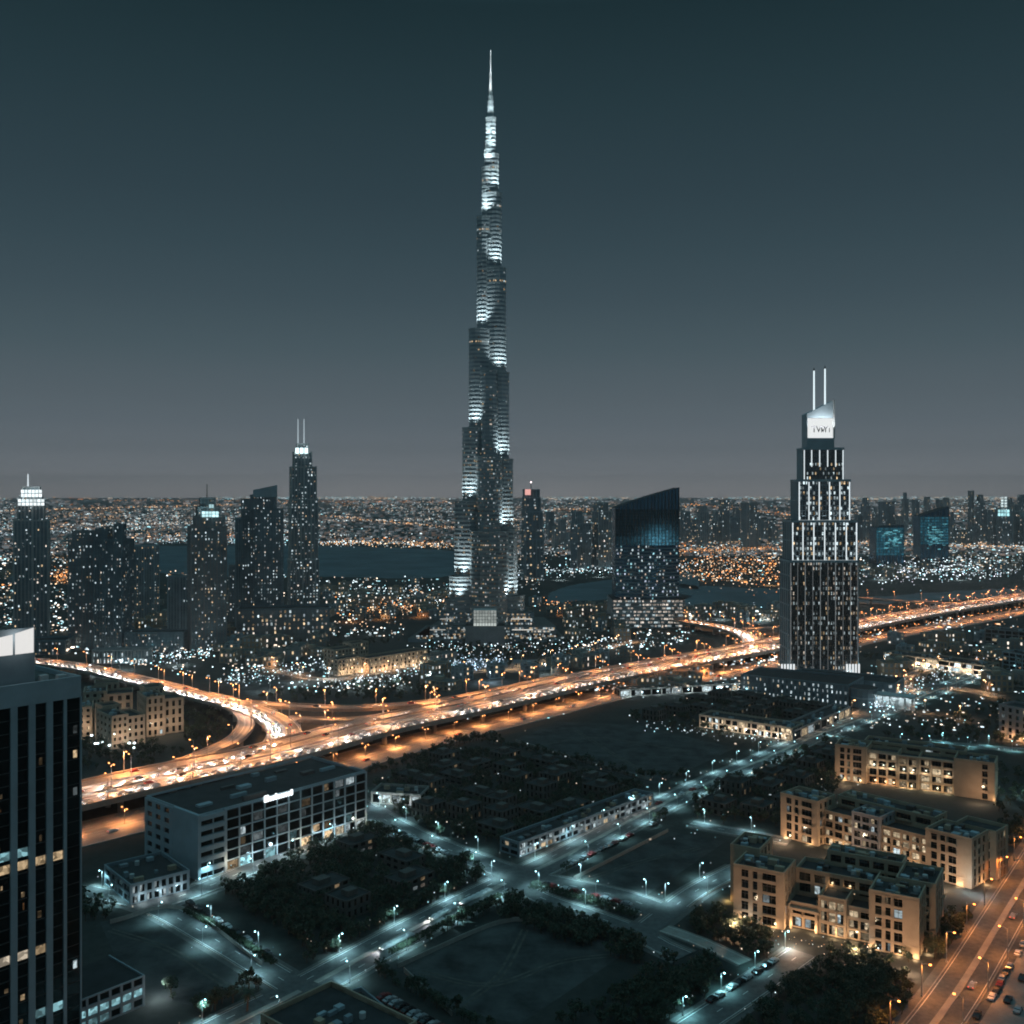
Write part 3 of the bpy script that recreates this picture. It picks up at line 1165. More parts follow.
# white cars queued on the boulevard and parked on the cross street
bl = ROADS["boulevard"][0]
for (a, b), n, lab in ((((386, 949), (408, 938)), 6, "white car with lights on in the lowest queue on the boulevard"),
                       (((435, 919), (455, 908)), 5, "white car with lights on in the middle queue on the boulevard"),
                       (((465, 904), (487, 893)), 6, "white car with lights on in the queue nearest the crossroads")):
    A, B = G(*a), G(*b)
    d = (B - A).normalized()
    for k in range(n):
        p = A.lerp(B, k / (n - 1))
        p.z = 0.22
        q_ = place(TRAF, "white", p, math.atan2(-d.y, -d.x), lab, "car", lab.replace("white car", "white cars"))
        b = lamp_light("headlight_beam", (2.6, 0, 0.8), 2200, (0.95, 0.97, 1.0), None, 0.25, 85, (1, 0, -0.14), 0.8)
        b.parent = q_
A, B = G(384, 998), G(446, 1034)
d = (B - A).normalized()
for k in range(11):
    p = A.lerp(B, k / 10.0)
    p.z = 0.02
    park(RNG.choice(["silver", "black", "silver", "red"]), p, math.atan2(d.y, d.x) + math.pi / 2, "car in the dusky row parked square to the path below the sandy lot", "cars parked below the sandy lot")
A, B = G(232, 866), G(345, 815)
d = (B - A).normalized()
for k in range(15):
    if k in (3, 9):
        continue
    p = A.lerp(B, k / 14.0)
    p.z = 0.05
    park(RNG.choice(["white", "silver", "black", "silver"]), p + Vector((d.y, -d.x, 0)) * 0.0, math.atan2(d.y, d.x) + 1.1, "car parked nose-in before the lit shopfronts of the grey office block", "cars parked before the grey office block")
A, B = G(190, 905), G(268, 955)
d = (B - A).normalized()
for k in range(9):
    p = A.lerp(B, k / 8.0) + Vector((RNG.uniform(-.4, .4), 0, 0))
    p.z = 0.3
    park(RNG.choice(["silver", "black", "white", "black"]), p, math.atan2(d.y, d.x), "car parked along the street beside the dark lot", "cars parked along the dark lot")

for (a, b), n, lab in ((((398, 833), (470, 866)), 12, "car parked along the street between the office block and the crossroads"),
                       (((575, 864), (660, 822)), 11, "car parked on the boulevard opposite the long shop row"),
                       (((545, 886), (640, 909)), 9, "car parked by the hedge below the crossroads"),
                       (((712, 1002), (782, 958)), 8, "car parked along the garden street"),
                       (((650, 808), (745, 770)), 10, "car parked on the upper boulevard before the dark villas")):
    A, B = G(*a), G(*b)
    d = (B - A).normalized()
    for k in range(n):
        if RNG.random() < 0.2:
            continue
        p = A.lerp(B, (k + RNG.uniform(-.2, .2)) / n)
        p.z = 0.25
        park(RNG.choice(["white", "silver", "black", "white", "red"]), p, math.atan2(d.y, d.x), lab, lab.replace("car parked", "cars parked"))

# traffic standing on the highway with its lights on
HEAD_P = 12500.0


QUEUE = []


def traffic(path, off, spacing, forward, label, group, zadd=0.05, lit_every=0, kinds=("white", "white", "silver", "black", "silver", "red"), start=5, skip=0.12):
    k = 0
    for p, d in along(path, spacing, start, off):
        k += 1
        if p.y < 50 or RNG.random() < skip or not (-40 < CX + F * p.x / p.y < 1070):
            continue
        dd = d if forward else -d
        QUEUE.append((p + d * RNG.uniform(-0.25, 0.25) * spacing + Vector((0, 0, zadd)), dd, label, group, RNG.choice(kinds), bool(lit_every and k % lit_every == 0)))


WL = "cars with white headlights on the elevated highway"
RL = "cars with red tail lights on the elevated highway"
WS = ("silver", "silver", "white")
traffic(deck_path, -17.3, 8, False, "car with bright headlights in the outermost near lane of the elevated highway", WL, lit_every=2, kinds=WS, skip=0.03)
traffic(deck_path, -13.9, 8.5, False, "car with bright headlights in the second near lane of the elevated highway", WL, lit_every=2, kinds=WS, start=16, skip=0.03)
traffic(deck_path, -10.5, 30, False, "car with bright headlights in the third near lane of the elevated highway", WL, lit_every=1, kinds=WS, start=9)
traffic(deck_path, -7.0, 40, False, "car with bright headlights in a middle lane of the elevated highway", WL, lit_every=1)
traffic(deck_path, 2.4, 34, True, "car showing red tail lights in a middle lane of the elevated highway", RL)
traffic(deck_path, 5.4, 42, True, "car showing red tail lights beside the inner barrier of the elevated highway", RL, start=20)
traffic(deck_path, 11.0, 26, False, "car with headlights in the far carriageway of the elevated highway", WL, lit_every=2, kinds=WS, start=20)
traffic(deck_path, 17.0, 36, True, "car showing red tail lights on the outermost far lane of the elevated highway", RL)
lp = RP["loop ramp"][0]
traffic(lp, -5.4, 8, True, "car with headlights on in the outermost lane of the wide curved ramp", "cars on the wide curved ramp", lit_every=1, kinds=WS, skip=0.06)
traffic(lp, -1.9, 8.5, True, "car with headlights on in the middle lane of the wide curved ramp", "cars on the wide curved ramp", lit_every=1, kinds=WS, start=12)
traffic(lp, 5.0, 30, False, "car showing red tail lights on the inside of the wide curved ramp", "cars leaving by the wide curved ramp")
traffic(RP["far loop"][0], 2.0, 13, True, "car with headlights on the loop ramp below the slanted glass tower", "cars on the far loop ramp", lit_every=1, kinds=WS)
traffic(RP["fly ramp"][0], 1.0, 36, True, "car on the straight ramp behind the hotel lawn", "cars on the straight ramp")
traffic(serv, -7, 60, True, "car on the ground-level road beside the elevated highway", "cars on the service road", zadd=0.25)
traffic(ROADS["avenue"][0], -3.0, 70, True, "car driving up the wide orange-lit avenue", "cars driving up the avenue", zadd=0.32, start=75, kinds=("black", "silver"))
QUEUE.sort(key=lambda c: c[0].y)
FARCARS = MB()


def join(mb, ob, p, ang):
    c, sn = math.cos(ang), math.sin(ang)
    me = ob.data
    k = len(mb.v)
    mb.v += [(p.x + c * v.co.x - sn * v.co.y, p.y + sn * v.co.x + c * v.co.y, p.z + v.co.z) for v in me.vertices]
    lit_ = me.materials[0].name == "lamp_glow"
    at = me.attributes.get("glow")
    names = ["car_white", "car_silver", "car_black", "car_red"]
    for f in me.polygons:
        mb.f.append(tuple(k + i for i in f.vertices))
        mb.m.append(4 if lit_ else next(i for i, q in enumerate(names) if M[q] == me.materials[0]))
        mb.c.append(tuple(at.data[f.index].color[:3]) if at else (0, 0, 0))


seen_names = {}
for n_, (p, dd, label, group, kd, beam) in enumerate(QUEUE):
    ang = math.atan2(dd.y, dd.x)
    if n_ < 235:
        o = place(TRAF, kd, p, ang, label, "car", group)
    else:
        o = None
        for part in TRAF[kd].children:
            if part.type == 'MESH':
                join(FARCARS, part, p, ang)
    if beam:
        q = p + dd * 2.6 + Vector((0, 0, 0.8))
        if o is None:
            lamp_light("headlight_beam", tuple(q), HEAD_P, (1.0, 0.93, 0.86), None, 0.25, 85, (dd.x, dd.y, -0.22), 0.9)
        else:
            b = lamp_light("headlight_beam", (2.6, 0, 0.8), HEAD_P, (1.0, 0.93, 0.86), None, 0.25, 85, (1, 0, -0.22), 0.9)
            b.parent = o
stuff(FARCARS.build("far_cars", ["car_white", "car_silver", "car_black", "car_red", "lit"]), "queues of cars with their lights on, farther up the highway")


# ------------------------------------------------------------------ near tower at the edge
UG, VG = Vector((0.646, 0.763, 0)), Vector((-0.763, 0.646, 0))
nt_r = Vector((XA(80, 280), 280, 0))
zt = 99.5
root = thing("office_tower", "dark glass tower with pale piers and white lit roof panels, cut by the photo's edge", "tower", tuple(nt_r))
p0 = nt_r - UG * 46
core = [tuple(v[:2]) for v in (p0, nt_r, nt_r + VG * 34, p0 + VG * 34)]
FOOT.append(core)
m = MB()
m.prism(core, 0, zt - 0.6, 0, 1)
m.build("glazing", ["glass", "roof_pale"], root)
nfl = 28
zf = zt - 5.2
m = MB()
wins = facade(m, p0, nt_r - UG * 3.9, 0, zf, 9, nfl, 1.75, 0.10, 0.55, 1, pier_mi=0)
m.build("piers", ["wall_grey", "metal"], root)
m = MB()
wins2 = facade(m, nt_r - UG * 3.9 + UG * 0.02, nt_r, 0, zf, 1, nfl, 0.18, 0.10, 0.2, 1, pier_mi=0)
m.build("corner_frame", ["wall_grey", "metal"], root)
nout = Vector((UG.y, -UG.x, 0))
m = MB()
m.boxv(p0 + nout * 0.0 + Vector((0, 0, zf + 0.02)), UG * 46.0, nout * 0.62, (0, 0, zt - zf + 0.6))
m.boxv(nt_r - UG * 0.5 + VG * 0.02 + Vector((0, 0, zf + 0.02)), UG * 0.55, VG * 33.9, (0, 0, zt - zf + 0.6))
m.build("parapet", "wall_grey", root)
m = MB()
wb = facade(m, nt_r + VG * 0.1, nt_r + VG * 34, 0, zf, 7, nfl, 1.9, 0.3, 0.4, 0)
m.build("side_piers", "wall_grey", root)
lit = []
want = [(858, 0, 30, TEAL, 0.45), (871, 0, 62, WARM, 0.5), (960, 0, 30, (1, .85, .65), 0.55), (955, 33, 46, WARM, 0.28), (1020, 48, 64, TEAL, 0.5), (1024, 30, 48, TEAL, 0.25)]
for q, i, j, nn in wins:
    c = (q[0] + q[2]) / 2
    py, px = HY + F * (H - c.z) / c.y, CX + F * c.x / c.y
    best = None
    for y, x0, x1, cc, s in want:
        yy = y - 0.28 * (px - 20)
        if abs(py - yy) < 6.6 and x0 - 2 < px < x1:
            best = (shrink(q, 0.04, 0.96, 0.25, 0.95), glow(cc, s))
    if best:
        lit.append(best)
    elif RNG.random() < (0.34 if 780 < py + 0.28 * px < 870 and px < 34 else 0.10):
        a = RNG.uniform(0, 0.6)
        lit.append((shrink(q, a, a + RNG.uniform(0.12, 0.4), 0.1, RNG.uniform(0.3, 0.7)), glow(RNG.choice((WARM, AMBER, WARM, COOL)), RNG.choice((0.05, 0.08, 0.15, 0.3)))))  # small glints; the dense patch is city reflections put in as glow
for q, i, j, nn in wins2:
    if RNG.random() < 0.16:
        lit.append((shrink(q, 0.5, 0.8, 0.1, 0.75), glow(RNG.choice((COOL, WARM)), RNG.choice((0.06, 0.12, 0.6)))))
window_parts(root, lit, 90)
# penthouse with two backlit panels and a mast post between
ph_r = p0 + (nt_r - p0) * 0.0
t_end = 46 - (80 - 34) * 280 / 1027.0 - 1.2
a = p0 + VG * 6.0 + Vector((0, 0, zt - 0.6))
t_end += 4.2
m = MB()
m.boxv(a, UG * t_end, VG * 14, (0, 0, 8.0))
m.build("plant_room", "wall_dark", root)
z1 = zt + 8.8
m = MB()
m.boxv(a + Vector((0, 0, 8.02)), UG * t_end, VG * 0.5, (0, 0, 6.9))
m.build("panel_frame", "wall_dark", root)
for s0, s1, h0, h1 in ((t_end - 5.3, t_end - 0.35, 5.6, 6.7), (t_end - 12.0, t_end - 5.9, 4.6, 5.4)):
    q0, q1 = a + UG * s0 + nout * 0.06, a + UG * s1 + nout * 0.06
    m = MB()
    m.poly([q0 + Vector((0, 0, 8.1)), q1 + Vector((0, 0, 8.1)), q1 + Vector((0, 0, 8.1 + h1)), q0 + Vector((0, 0, 8.1 + h0))], 0, (0.80, 0.79, 0.77))
    m.build("lit_panel", "lit", root)
lamp_light("panel_light", tuple(a + UG * (t_end - 5) + nout * 3 + Vector((0, 0, 12.5))), 500, (1, 1, 1), root, 1.5)
for k in range(3):
    b = nt_r - UG * (4 + k * 4) + VG * (4 + 2 * k) + Vector((0, 0, zt - 0.6))
    m = MB()
    m.boxv(b, UG * 2.2, VG * 1.8, (0, 0, 1.3 + 0.2 * k))
    m.build("roof_unit", "wall_pale", root)

# low annex at its foot
a0 = G(143, 975, 9.0)
a0.z = 0
root = thing("annex", "low flat-roofed annex with a row of teal-lit windows beside the near glass tower", "building", tuple(a0))
an = [tuple(v[:2]) for v in (a0 - UG * 24, a0, a0 + VG * 20, a0 - UG * 24 + VG * 20)]
FOOT.append(an)
m = MB()
m.prism(an, 0, 8.4, 0, 1)
m.build("glazing", ["glass", "roof"], root)
m = MB()
w = facade(m, an[0], an[1], 0, 9.0, 7, 3, 0.7, 1.0, 0.4)
facade(m, an[1], an[2], 0, 9.0, 5, 3, 2.0, 1.2, 0.4)
m.build("wall", "wall_grey", root)
lit = []
for q, i, j, nn in w:
    if j == 1 or (j == 0 and RNG.random() < 0.5):
        lit.append((q, glow(TEAL, 0.55 if j == 1 else 0.22)))
window_parts(root, lit, 90)
m = MB()
b = a0 - UG * 21 + VG * 14 + Vector((0, 0, 8.42))
m.boxv(b, UG * 4, VG * 4, (0, 0, 6))
m.build("stair_head", "wall_grey", root)
lamp_light("porch_light", tuple(G(150, 1000) + Vector((3, 0, 4))), 1500, COOL, root, 0.5)


# ------------------------------------------------------------------ grey office block
o0 = G(198, 880)
o1 = G(365.5, 826)
du = (o1 - o0).normalized()
dv = Vector((-du.y, du.x, 0))
LO = (o1 - o0).length
HO = 24.4
root = thing("office_block", "long grey six-storey office block with a glowing white sign on its roofline", "office block", tuple(o0))
core = [tuple(v[:2]) for v in (o0 + du * 0.4, o1, o1 + dv * 39, o0 + dv * 39 + du * 0.4)]
FOOT.append(core)
m = MB()
m.prism(core, 0, HO - 0.8, 0, 1)
m.build("glazing", ["glass", "roof"], root)
m = MB()
nb = 14
wins = facade(m, core[0], core[1], 0, HO, nb, 6, 0.45, 0.4, 0.6)
m.build("front_frame", "wall_grey", root)
m = MB()
wr = facade(m, core[1], core[2], 0, HO, 5, 6, 3.2, 1.6, 0.5)
wl = facade(m, core[3], core[0], 0, HO, 6, 6, 2.6, 1.9, 0.5)
m.build("side_wall", "wall_grey", root)
# solid corner bay, projecting, with long horizontal openings
m = MB()
c0 = o0 - dv * 0.25 - du * 0.6
m.boxv(c0 - dv * 0.65, du * 1.4, dv * 18, (0, 0, HO + 0.8))
for j in range(6):
    z = j * HO / 6
    m.boxv(c0 - dv * 0.64 + du * 1.42 + Vector((0, 0, z + 2.3)), du * 10.4, dv * 0.7, (0, 0, 1.75))
m.boxv(c0 - dv * 0.64 + du * 11.84, du * 0.9, dv * 0.7, (0, 0, HO + 0.8))
m.build("corner_bay", "wall_grey", root)
m = MB()
for p, q in ((core[0], core[1]), (core[1], core[2]), (core[2], core[3]), (core[3], core[0])):
    p, q = Vector((*p, HO + 0.01)), Vector((*q, HO + 0.01))
    d = (q - p).normalized()
    nn = Vector((-d.y, d.x, 0))
    m.boxv(p + d * 0.02, q - p - d * 0.5, nn * 0.4, (0, 0, 0.8))
m.build("parapet", "wall_grey", root)
lit = []
for q, i, j, nn in wins:
    if i < 2:
        continue
    f = i / nb
    if j == 0 and RNG.random() < 0.62:
        lit.append((shrink(q, 0.08, 0.92, 0.0, 0.9), glow(RNG.choice((WARM, (1, .85, .6), COOL, TEAL, COOL)), RNG.choice((0.25, 0.5, 0.8, 1.0)))))
    elif j == 1 and RNG.random() < 0.45:
        lit.append((shrink(q, 0.1, 0.7, 0.1, 0.9), glow(RNG.choice((COOL, TEAL, WARM)), RNG.choice((0.1, 0.2, 0.45)))))
    elif RNG.random() < 0.16:
        lit.append((shrink(q, 0.1, RNG.choice((0.5, 0.9)), 0.1, 0.9), glow(RNG.choice((COOL, WARM, COOL)), RNG.choice((0.06, 0.15, 0.5)))))
for q, i, j, nn in wl:
    if RNG.random() < 0.1:
        lit.append((shrink(q, 0.1, 0.6, 0.1, 0.8), glow(COOL, RNG.choice((0.1, 0.3)))))
window_parts(root, lit, 95)
for k in range(12):
    b = o0 + du * RNG.uniform(8, LO - 10) + dv * RNG.uniform(6, 33) + Vector((0, 0, HO - 0.79))
    m = MB()
    m.boxv(b, du * RNG.uniform(2, 12), dv * RNG.uniform(1.5, 3), (0, 0, RNG.uniform(0.6, 1.8)))
    m.build("roof_unit", RNG.choice(["wall_dark", "wall_grey", "metal"]), root)
# sign: a glowing strip of heavy letters
sg = thing("roof_sign", "glowing white sign of rounded letters on the roofline of the grey office block", "sign")
s_a, s_b = G(275, 803, HO + 0.2), G(301, 794, HO + 0.2)
t0, t1 = (s_a - o0).dot(du), (s_b - o0).dot(du)
base = o0 - dv * 0.75 + Vector((0, 0, HO - 1.3))
cells = [(0, .17, 2.9), (.18, .27, 2.0), (.28, .36, 2.1), (.37, .45, 2.7), (.46, .54, 2.0), (.55, .63, 2.0), (.64, .72, 2.0), (.73, .80, 2.1), (.81, .89, 2.0), (.90, 1.0, 2.6)]
for a, b, hh in cells:
    m = MB()
    r = (b - a) * (t1 - t0)
    x = base + du * (t0 + a * (t1 - t0))
    bev = min(0.3, r * 0.25)
    pts = [(bev, 0), (r - bev, 0), (r, bev), (r, hh - bev), (r - bev, hh), (bev, hh), (0, hh - bev), (0, bev)]
    f = [x + du * u + Vector((0, 0, w)) for u, w in pts]
    g2 = [p + dv * 0.3 for p in f]
    m.poly(f, 0, (1.6, 1.75, 1.8))
    for i in range(8):
        j = (i + 1) % 8
        m.poly([f[i], g2[i], g2[j], f[j]], 0, (0.5, 0.6, 0.62))
    m.build("sign_letter", "lit", sg)
lamp_light("sign_glow", tuple(base + du * (t0 + t1) / 2 - dv * 2.5 + Vector((0, 0, 2))), 700, COOL, sg, 1.5)
for k in range(7):
    p = o0 + du * (14 + k * (LO - 18) / 6) - dv * 3.5 + Vector((0, 0, 3.6))
    lamp_light("shopfront_light", tuple(p), 900, COOL if k % 3 else (1, .85, .65), root, 0.6)


# ------------------------------------------------------------------ beige apartment houses
def facade2(W, p0, p1, z0, z1, cols, nf, depth=0.45, sill=0.4, head=0.5, mi=0, balc=0.0):
    """a plastered wall with openings only in the given columns [(from, to) as shares of its length]"""
    p0, p1 = Vector((p0[0], p0[1], 0)), Vector((p1[0], p1[1], 0))
    L = (p1 - p0).length
    d = (p1 - p0) / L
    n = Vector((d.y, -d.x, 0))
    up = Vector((0, 0, 1))
    fl = (z1 - z0) / nf
    edge = [-depth / L]
    for a, b in cols:
        edge += [a, b]
    edge.append(1.0)
    for k in range(0, len(edge), 2):
        W.boxv(p0 + d * edge[k] * L + up * z0, d * (edge[k + 1] - edge[k]) * L, n * depth, up * (z1 - z0), mi)
    for zz in (z0 + fl - 0.15, z1 - 0.55):
        W.boxv(p0 + d * 0.01 + n * 0.01 + up * zz, d * (L - 0.02), n * (depth + 0.13), up * 0.28, mi)
    wins = []
    for i, (a, b) in enumerate(cols):
        for j in range(nf + 1):
            lo = z0 + j * fl - head if j else z0
            hi = z0 + j * fl + sill if j < nf else z1 - 0.01
            if j == nf:
                lo = z1 - head - 0.35
            W.boxv(p0 + d * a * L + up * lo, d * (b - a) * L, n * (depth - 0.12), up * (hi - lo), mi)
            if 0 < j < nf and RNG.random() < balc:
                W.boxv(p0 + d * (a * L - 0.3) + n * depth + up * (hi - 0.28), d * ((b - a) * L + 0.6), n * 1.2, up * 0.2, mi)
                W.boxv(p0 + d * (a * L - 0.3) + n * (depth + 1.08) + up * (hi - 0.079), d * ((b - a) * L + 0.6), n * 0.12, up * 0.85, mi)
            if j < nf:
                o = n * 0.05
                z_a, z_b = hi, (z0 + (j + 1) * fl - head if j < nf - 1 else z1 - head - 0.35)
                m_ = (b - a) * L / max(1, round((b - a) * L / 1.6))
                for q in range(1, max(1, round((b - a) * L / 1.6))):
                    W.boxv(p0 + d * (a * L + q * m_ - 0.05) + up * z_a, d * 0.1, n * 0.14, up * (z_b - z_a), 3)
                W.boxv(p0 + d * a * L + n * 0.06 + up * (z_a + (z_b - z_a) * 0.66), d * (b - a) * L, n * 0.09, up * 0.08, 3)
                wins.append(([p0 + d * a * L + o + up * z_a, p0 + d * b * L + o + up * z_a, p0 + d * b * L + o + up * z_b, p0 + d * a * L + o + up * z_b], i, j, n))
    return wins


FRONTS = {"end": [(.14, .29), (.38, .48), (.58, .86)], "end2": [(.10, .24), (.32, .43), (.50, .68)], "side": [(.12, .25), (.38, .52), (.66, .80)], "open3": [(.05, .30), (.37, .63), (.70, .95)],
          "open5": [(.03, .18), (.23, .38), (.43, .57), (.62, .77), (.82, .97)], "plain": [(.70, .84)], "open2": [(.07, .45), (.55, .93)]}


def block(root, o, ex, ey, x0, x1, y0, y1, h, nbf, nbs, nf, wall="beige", name="wing", p_lit=0.2, warm=0.8, lits=None, z0=0.0, bright=(0.15, 0.9), pier=None, span=1.5, core="glass", front=None, side=None):
    P = lambda x, y: tuple((o + ex * x + ey * y)[:2])
    poly = [P(x0, y0), P(x1, y0), P(x1, y1), P(x0, y1)]
    m = MB()
    m.prism(poly, z0, h - 0.7, 1, 2)
    ws = []
    for k, nb in enumerate((nbf, nbs, nbf, nbs)):
        p, q = poly[k], poly[(k + 1) % 4]
        L = math.dist(p, q)
        if front:
            ws += [(w, k) for w in facade2(m, p, q, z0, h, FRONTS[front] if k in (0, 2) else FRONTS[side or "side"], nf, balc=0.55 if front.startswith("open") else 0.2)]
            continue
        pr = pier if pier else L / nb * (0.55 if k == 0 else 0.62)
        ws += [(w, k) for w in facade(m, p, q, z0, h, nb, nf, pr, span if k == 0 else span * 1.15, 0.45)]
    for k in range(4):
        ring = grow(poly, 0.5)
        p, q = Vector((*ring[k], h + 0.01)), Vector((*ring[(k + 1) % 4], h + 0.01))
        d = (q - p).normalized()
        nn = Vector((-d.y, d.x, 0))
        m.boxv(p + d * 0.02, q - p - d * 0.56, nn * 0.5, (0, 0, 0.7))
    body = m.build(name, [wall, core, "roof", "metal"], root)
    FOOT.append(poly)
    for (q, i, j, nn), k in ws:
        if k == 2:
            continue
        pl = p_lit * (1.7 if j == 0 else 1.0) * (1.0 if k == 0 else 0.35) * (1.4 if front else 1.0)
        if RNG.random() < pl:
            s = bright[0] * (bright[1] / bright[0]) ** RNG.random()
            a = RNG.choice((0.0, 0.0, 0.4))
            lits.append((shrink(q, a + 0.04, min(0.96, a + RNG.choice((0.5, 0.96))), 0.05, 0.92), glow((1.0, 0.78, 0.5) if RNG.random() < warm else COOL, s), body))
    return poly


def roof_bits(root, o, ex, ey, x0, x1, y0, y1, z, n):
    for _ in range(2):
        c = o + ex * RNG.uniform(x0 + 1.5, x1 - 1.5) + ey * RNG.uniform(y0 + 1.5, y1 - 1.5)
        m = MB()
        m.tube([(c.x, c.y, z - 0.69), (c.x, c.y, z + 0.9)], 0.9, 0.9, 10)
        m.build("water_tank", "wall_pale", root)
    for _ in range(n * 2):
        b = o + ex * RNG.uniform(x0, x1 - 3) + ey * RNG.uniform(y0, y1 - 3) + Vector((0, 0, z - 0.69))
        m = MB()
        m.boxv(b, ex * RNG.uniform(1.0, 3.5), ey * RNG.uniform(1, 2.5), (0, 0, RNG.uniform(0.7, 2.0)))
        m.build("roof_unit", RNG.choice(["wall_dark", "beige", "metal", "wall_grey"]), root)


def uplights(root, o, ex, ey, xs, y, p=420, z=0.7, col=(1.0, 0.62, 0.32)):
    for x in xs:
        lamp_light("wall_uplight", tuple(o + ex * x + ey * y + Vector((0, 0, z))), p, col, root, 0.4)


def frame_of(a, b, h=0.0, za=None):
    A, B = G(*a, h), G(*b, h)
    A.z = B.z = 0
    ex = (B - A).normalized()
    return A, ex, Vector((-ex.y, ex.x, 0)), (B - A).length


# nearest house
o, ex, ey, L = frame_of((735, 865), (918, 900), 19.0)
A1 = thing("apartment_house", "nearest beige apartment house with two projecting blocks and a lit entrance between them", "apartment house", tuple(o))
lits = []
block(A1, o, ex, ey, 0, 17, 0, 14, 19, 4, 3, 5, front="end", lits=lits, p_lit=0.12, warm=0.3)
block(A1, o, ex, ey, -6, 4, 14.6, 30, 20.5, 3, 3, 5, front="plain", lits=lits, p_lit=0.05)
block(A1, o, ex, ey, 17.6, 28, 4.5, 14, 8.2, 3, 3, 2, front="open2", lits=lits, p_lit=0.4, warm=0.4)
block(A1, o, ex, ey, 18, 44, 14.6, 26, 16.5, 7, 3, 4, front="open5", lits=lits, p_lit=0.2, warm=0.7)
block(A1, o, ex, ey, 28.6, 37, 3.5, 14, 12.5, 2, 3, 3, front="open3", lits=lits, p_lit=0.65, warm=0.75, bright=(0.3, 0.8))
block(A1, o, ex, ey, 37.6, 45.4, 4.5, 14, 10.5, 2, 3, 3, front="open2", lits=lits, p_lit=0.5, warm=0.6)
block(A1, o, ex, ey, 46, L, 0, 13, 19, 4, 4, 5, front="end2", lits=lits, p_lit=0.12, warm=0.5)
block(A1, o, ex, ey, 52, L + 3, 13.6, 30, 19.8, 3, 5, 5, front="end", lits=lits, p_lit=0.1)
block(A1, o, ex, ey, 26, 51, 26.6, 34, 20.5, 7, 2, 5, front="open5", lits=lits, p_lit=0.15)
for bx in ((0, 17, 0, 14, 19), (-6, 4, 15, 30, 20.5), (18, 44, 15, 26, 16.5), (46, L, 0, 13, 19), (52, L + 3, 14, 30, 19.8), (26, 51, 27, 34, 20.5)):
    roof_bits(A1, o, ex, ey, *bx, 5)
m = MB()
for x in (18.5, 27.2):
    m.boxv(o + ex * x + ey * 2.2, ex * 0.9, ey * 0.9, (0, 0, 6.5))
m.boxv(o + ex * 18.0 + ey * 2.1 + Vector((0, 0, 6.51)), ex * 10.6, ey * 2.2, (0, 0, 0.9))
m.build("portico", "beige", A1)
window_parts(A1, lits, 95)
uplights(A1, o, ex, ey, (3, 14), -1.6, 500)
uplights(A1, o, ex, ey, (20, 27, 34, 40), 1.2, 650, 1.5)
uplights(A1, o, ex, ey, (47, 55, 60), -1.6, 420)
uplights(A1, o, ex, ey, (L + 2.5,), 5, 420)
uplights(A1, o, ex, ey, (-7.5,), 14, 700, 1.0, (1.0, 0.6, 0.2))
uplights(A1, o, ex, ey, (5, 43), -3.5, 300, 2.5, COOL)
for x in (4, 24, 44, 60):
    lamp_light("facade_fill", tuple(o + ex * x - ey * 13 + Vector((0, 0, 4))), 4200, (1.0, 0.60, 0.36), A1, 0.6)  # unseen fill lights, added to lift the dark upper walls
uplights(A1, o, ex, ey, (30, 36), 13.9, 160, 13.5)

# middle house
o, ex, ey, L = frame_of((782, 794), (971, 840), 18.5)
A2 = thing("apartment_house", "middle beige apartment house with long rows of warm lit windows between plain end blocks", "apartment house", tuple(o))
lits = []
block(A2, o, ex, ey, 0, 17, 0, 14, 18.5, 4, 3, 5, front="end", lits=lits, p_lit=0.12)
block(A2, o, ex, ey, 17.6, 31, 5, 16, 14, 5, 3, 4, front="open3", lits=lits, p_lit=0.55, warm=0.95, bright=(0.35, 1.0))
block(A2, o, ex, ey, 31.6, 43, 3.5, 16, 17, 4, 3, 5, front="open3", lits=lits, p_lit=0.35, warm=0.9, wall="wall_brown")
block(A2, o, ex, ey, 43.6, L - 17.6, 5, 16, 13.5, 6, 3, 4, front="open5", lits=lits, p_lit=0.6, warm=0.95, bright=(0.35, 1.0))
block(A2, o, ex, ey, 18, 60, 16.6, 27, 18, 10, 3, 5, front="open5", lits=lits, p_lit=0.1)
block(A2, o, ex, ey, L - 17, L, 0, 15, 18.5, 4, 5, 5, front="end2", lits=lits, p_lit=0.05)
block(A2, o, ex, ey, L - 12, L + 3, 15.6, 26, 18.5, 3, 4, 5, front="end", lits=lits, p_lit=0.1)
for bx in ((0, 17, 0, 14, 18.5), (18, 60, 17, 27, 18), (L - 17, L, 0, 15, 18.5), (31.6, 43, 4, 16, 17)):
    roof_bits(A2, o, ex, ey, *bx, 6)
window_parts(A2, lits, 95)
uplights(A2, o, ex, ey, (3, 14, L - 14, L - 4), -1.6, 420)
uplights(A2, o, ex, ey, (21, 27, 35, 40, 50, 58), 2.5, 380, 1.5)
for x in (6, 30, 54, L - 6):
    lamp_light("facade_fill", tuple(o + ex * x - ey * 9 + Vector((0, 0, 4))), 2600, (1.0, 0.62, 0.38), A2, 0.6)  # added fill without a lamp body, brightens the middle house's walls
uplights(A2, o, ex, ey, (L + 2.5,), 8, 600)
uplights(A2, o, ex, ey, (L + 1, L + 5), -6, 900, 3.0, COOL)

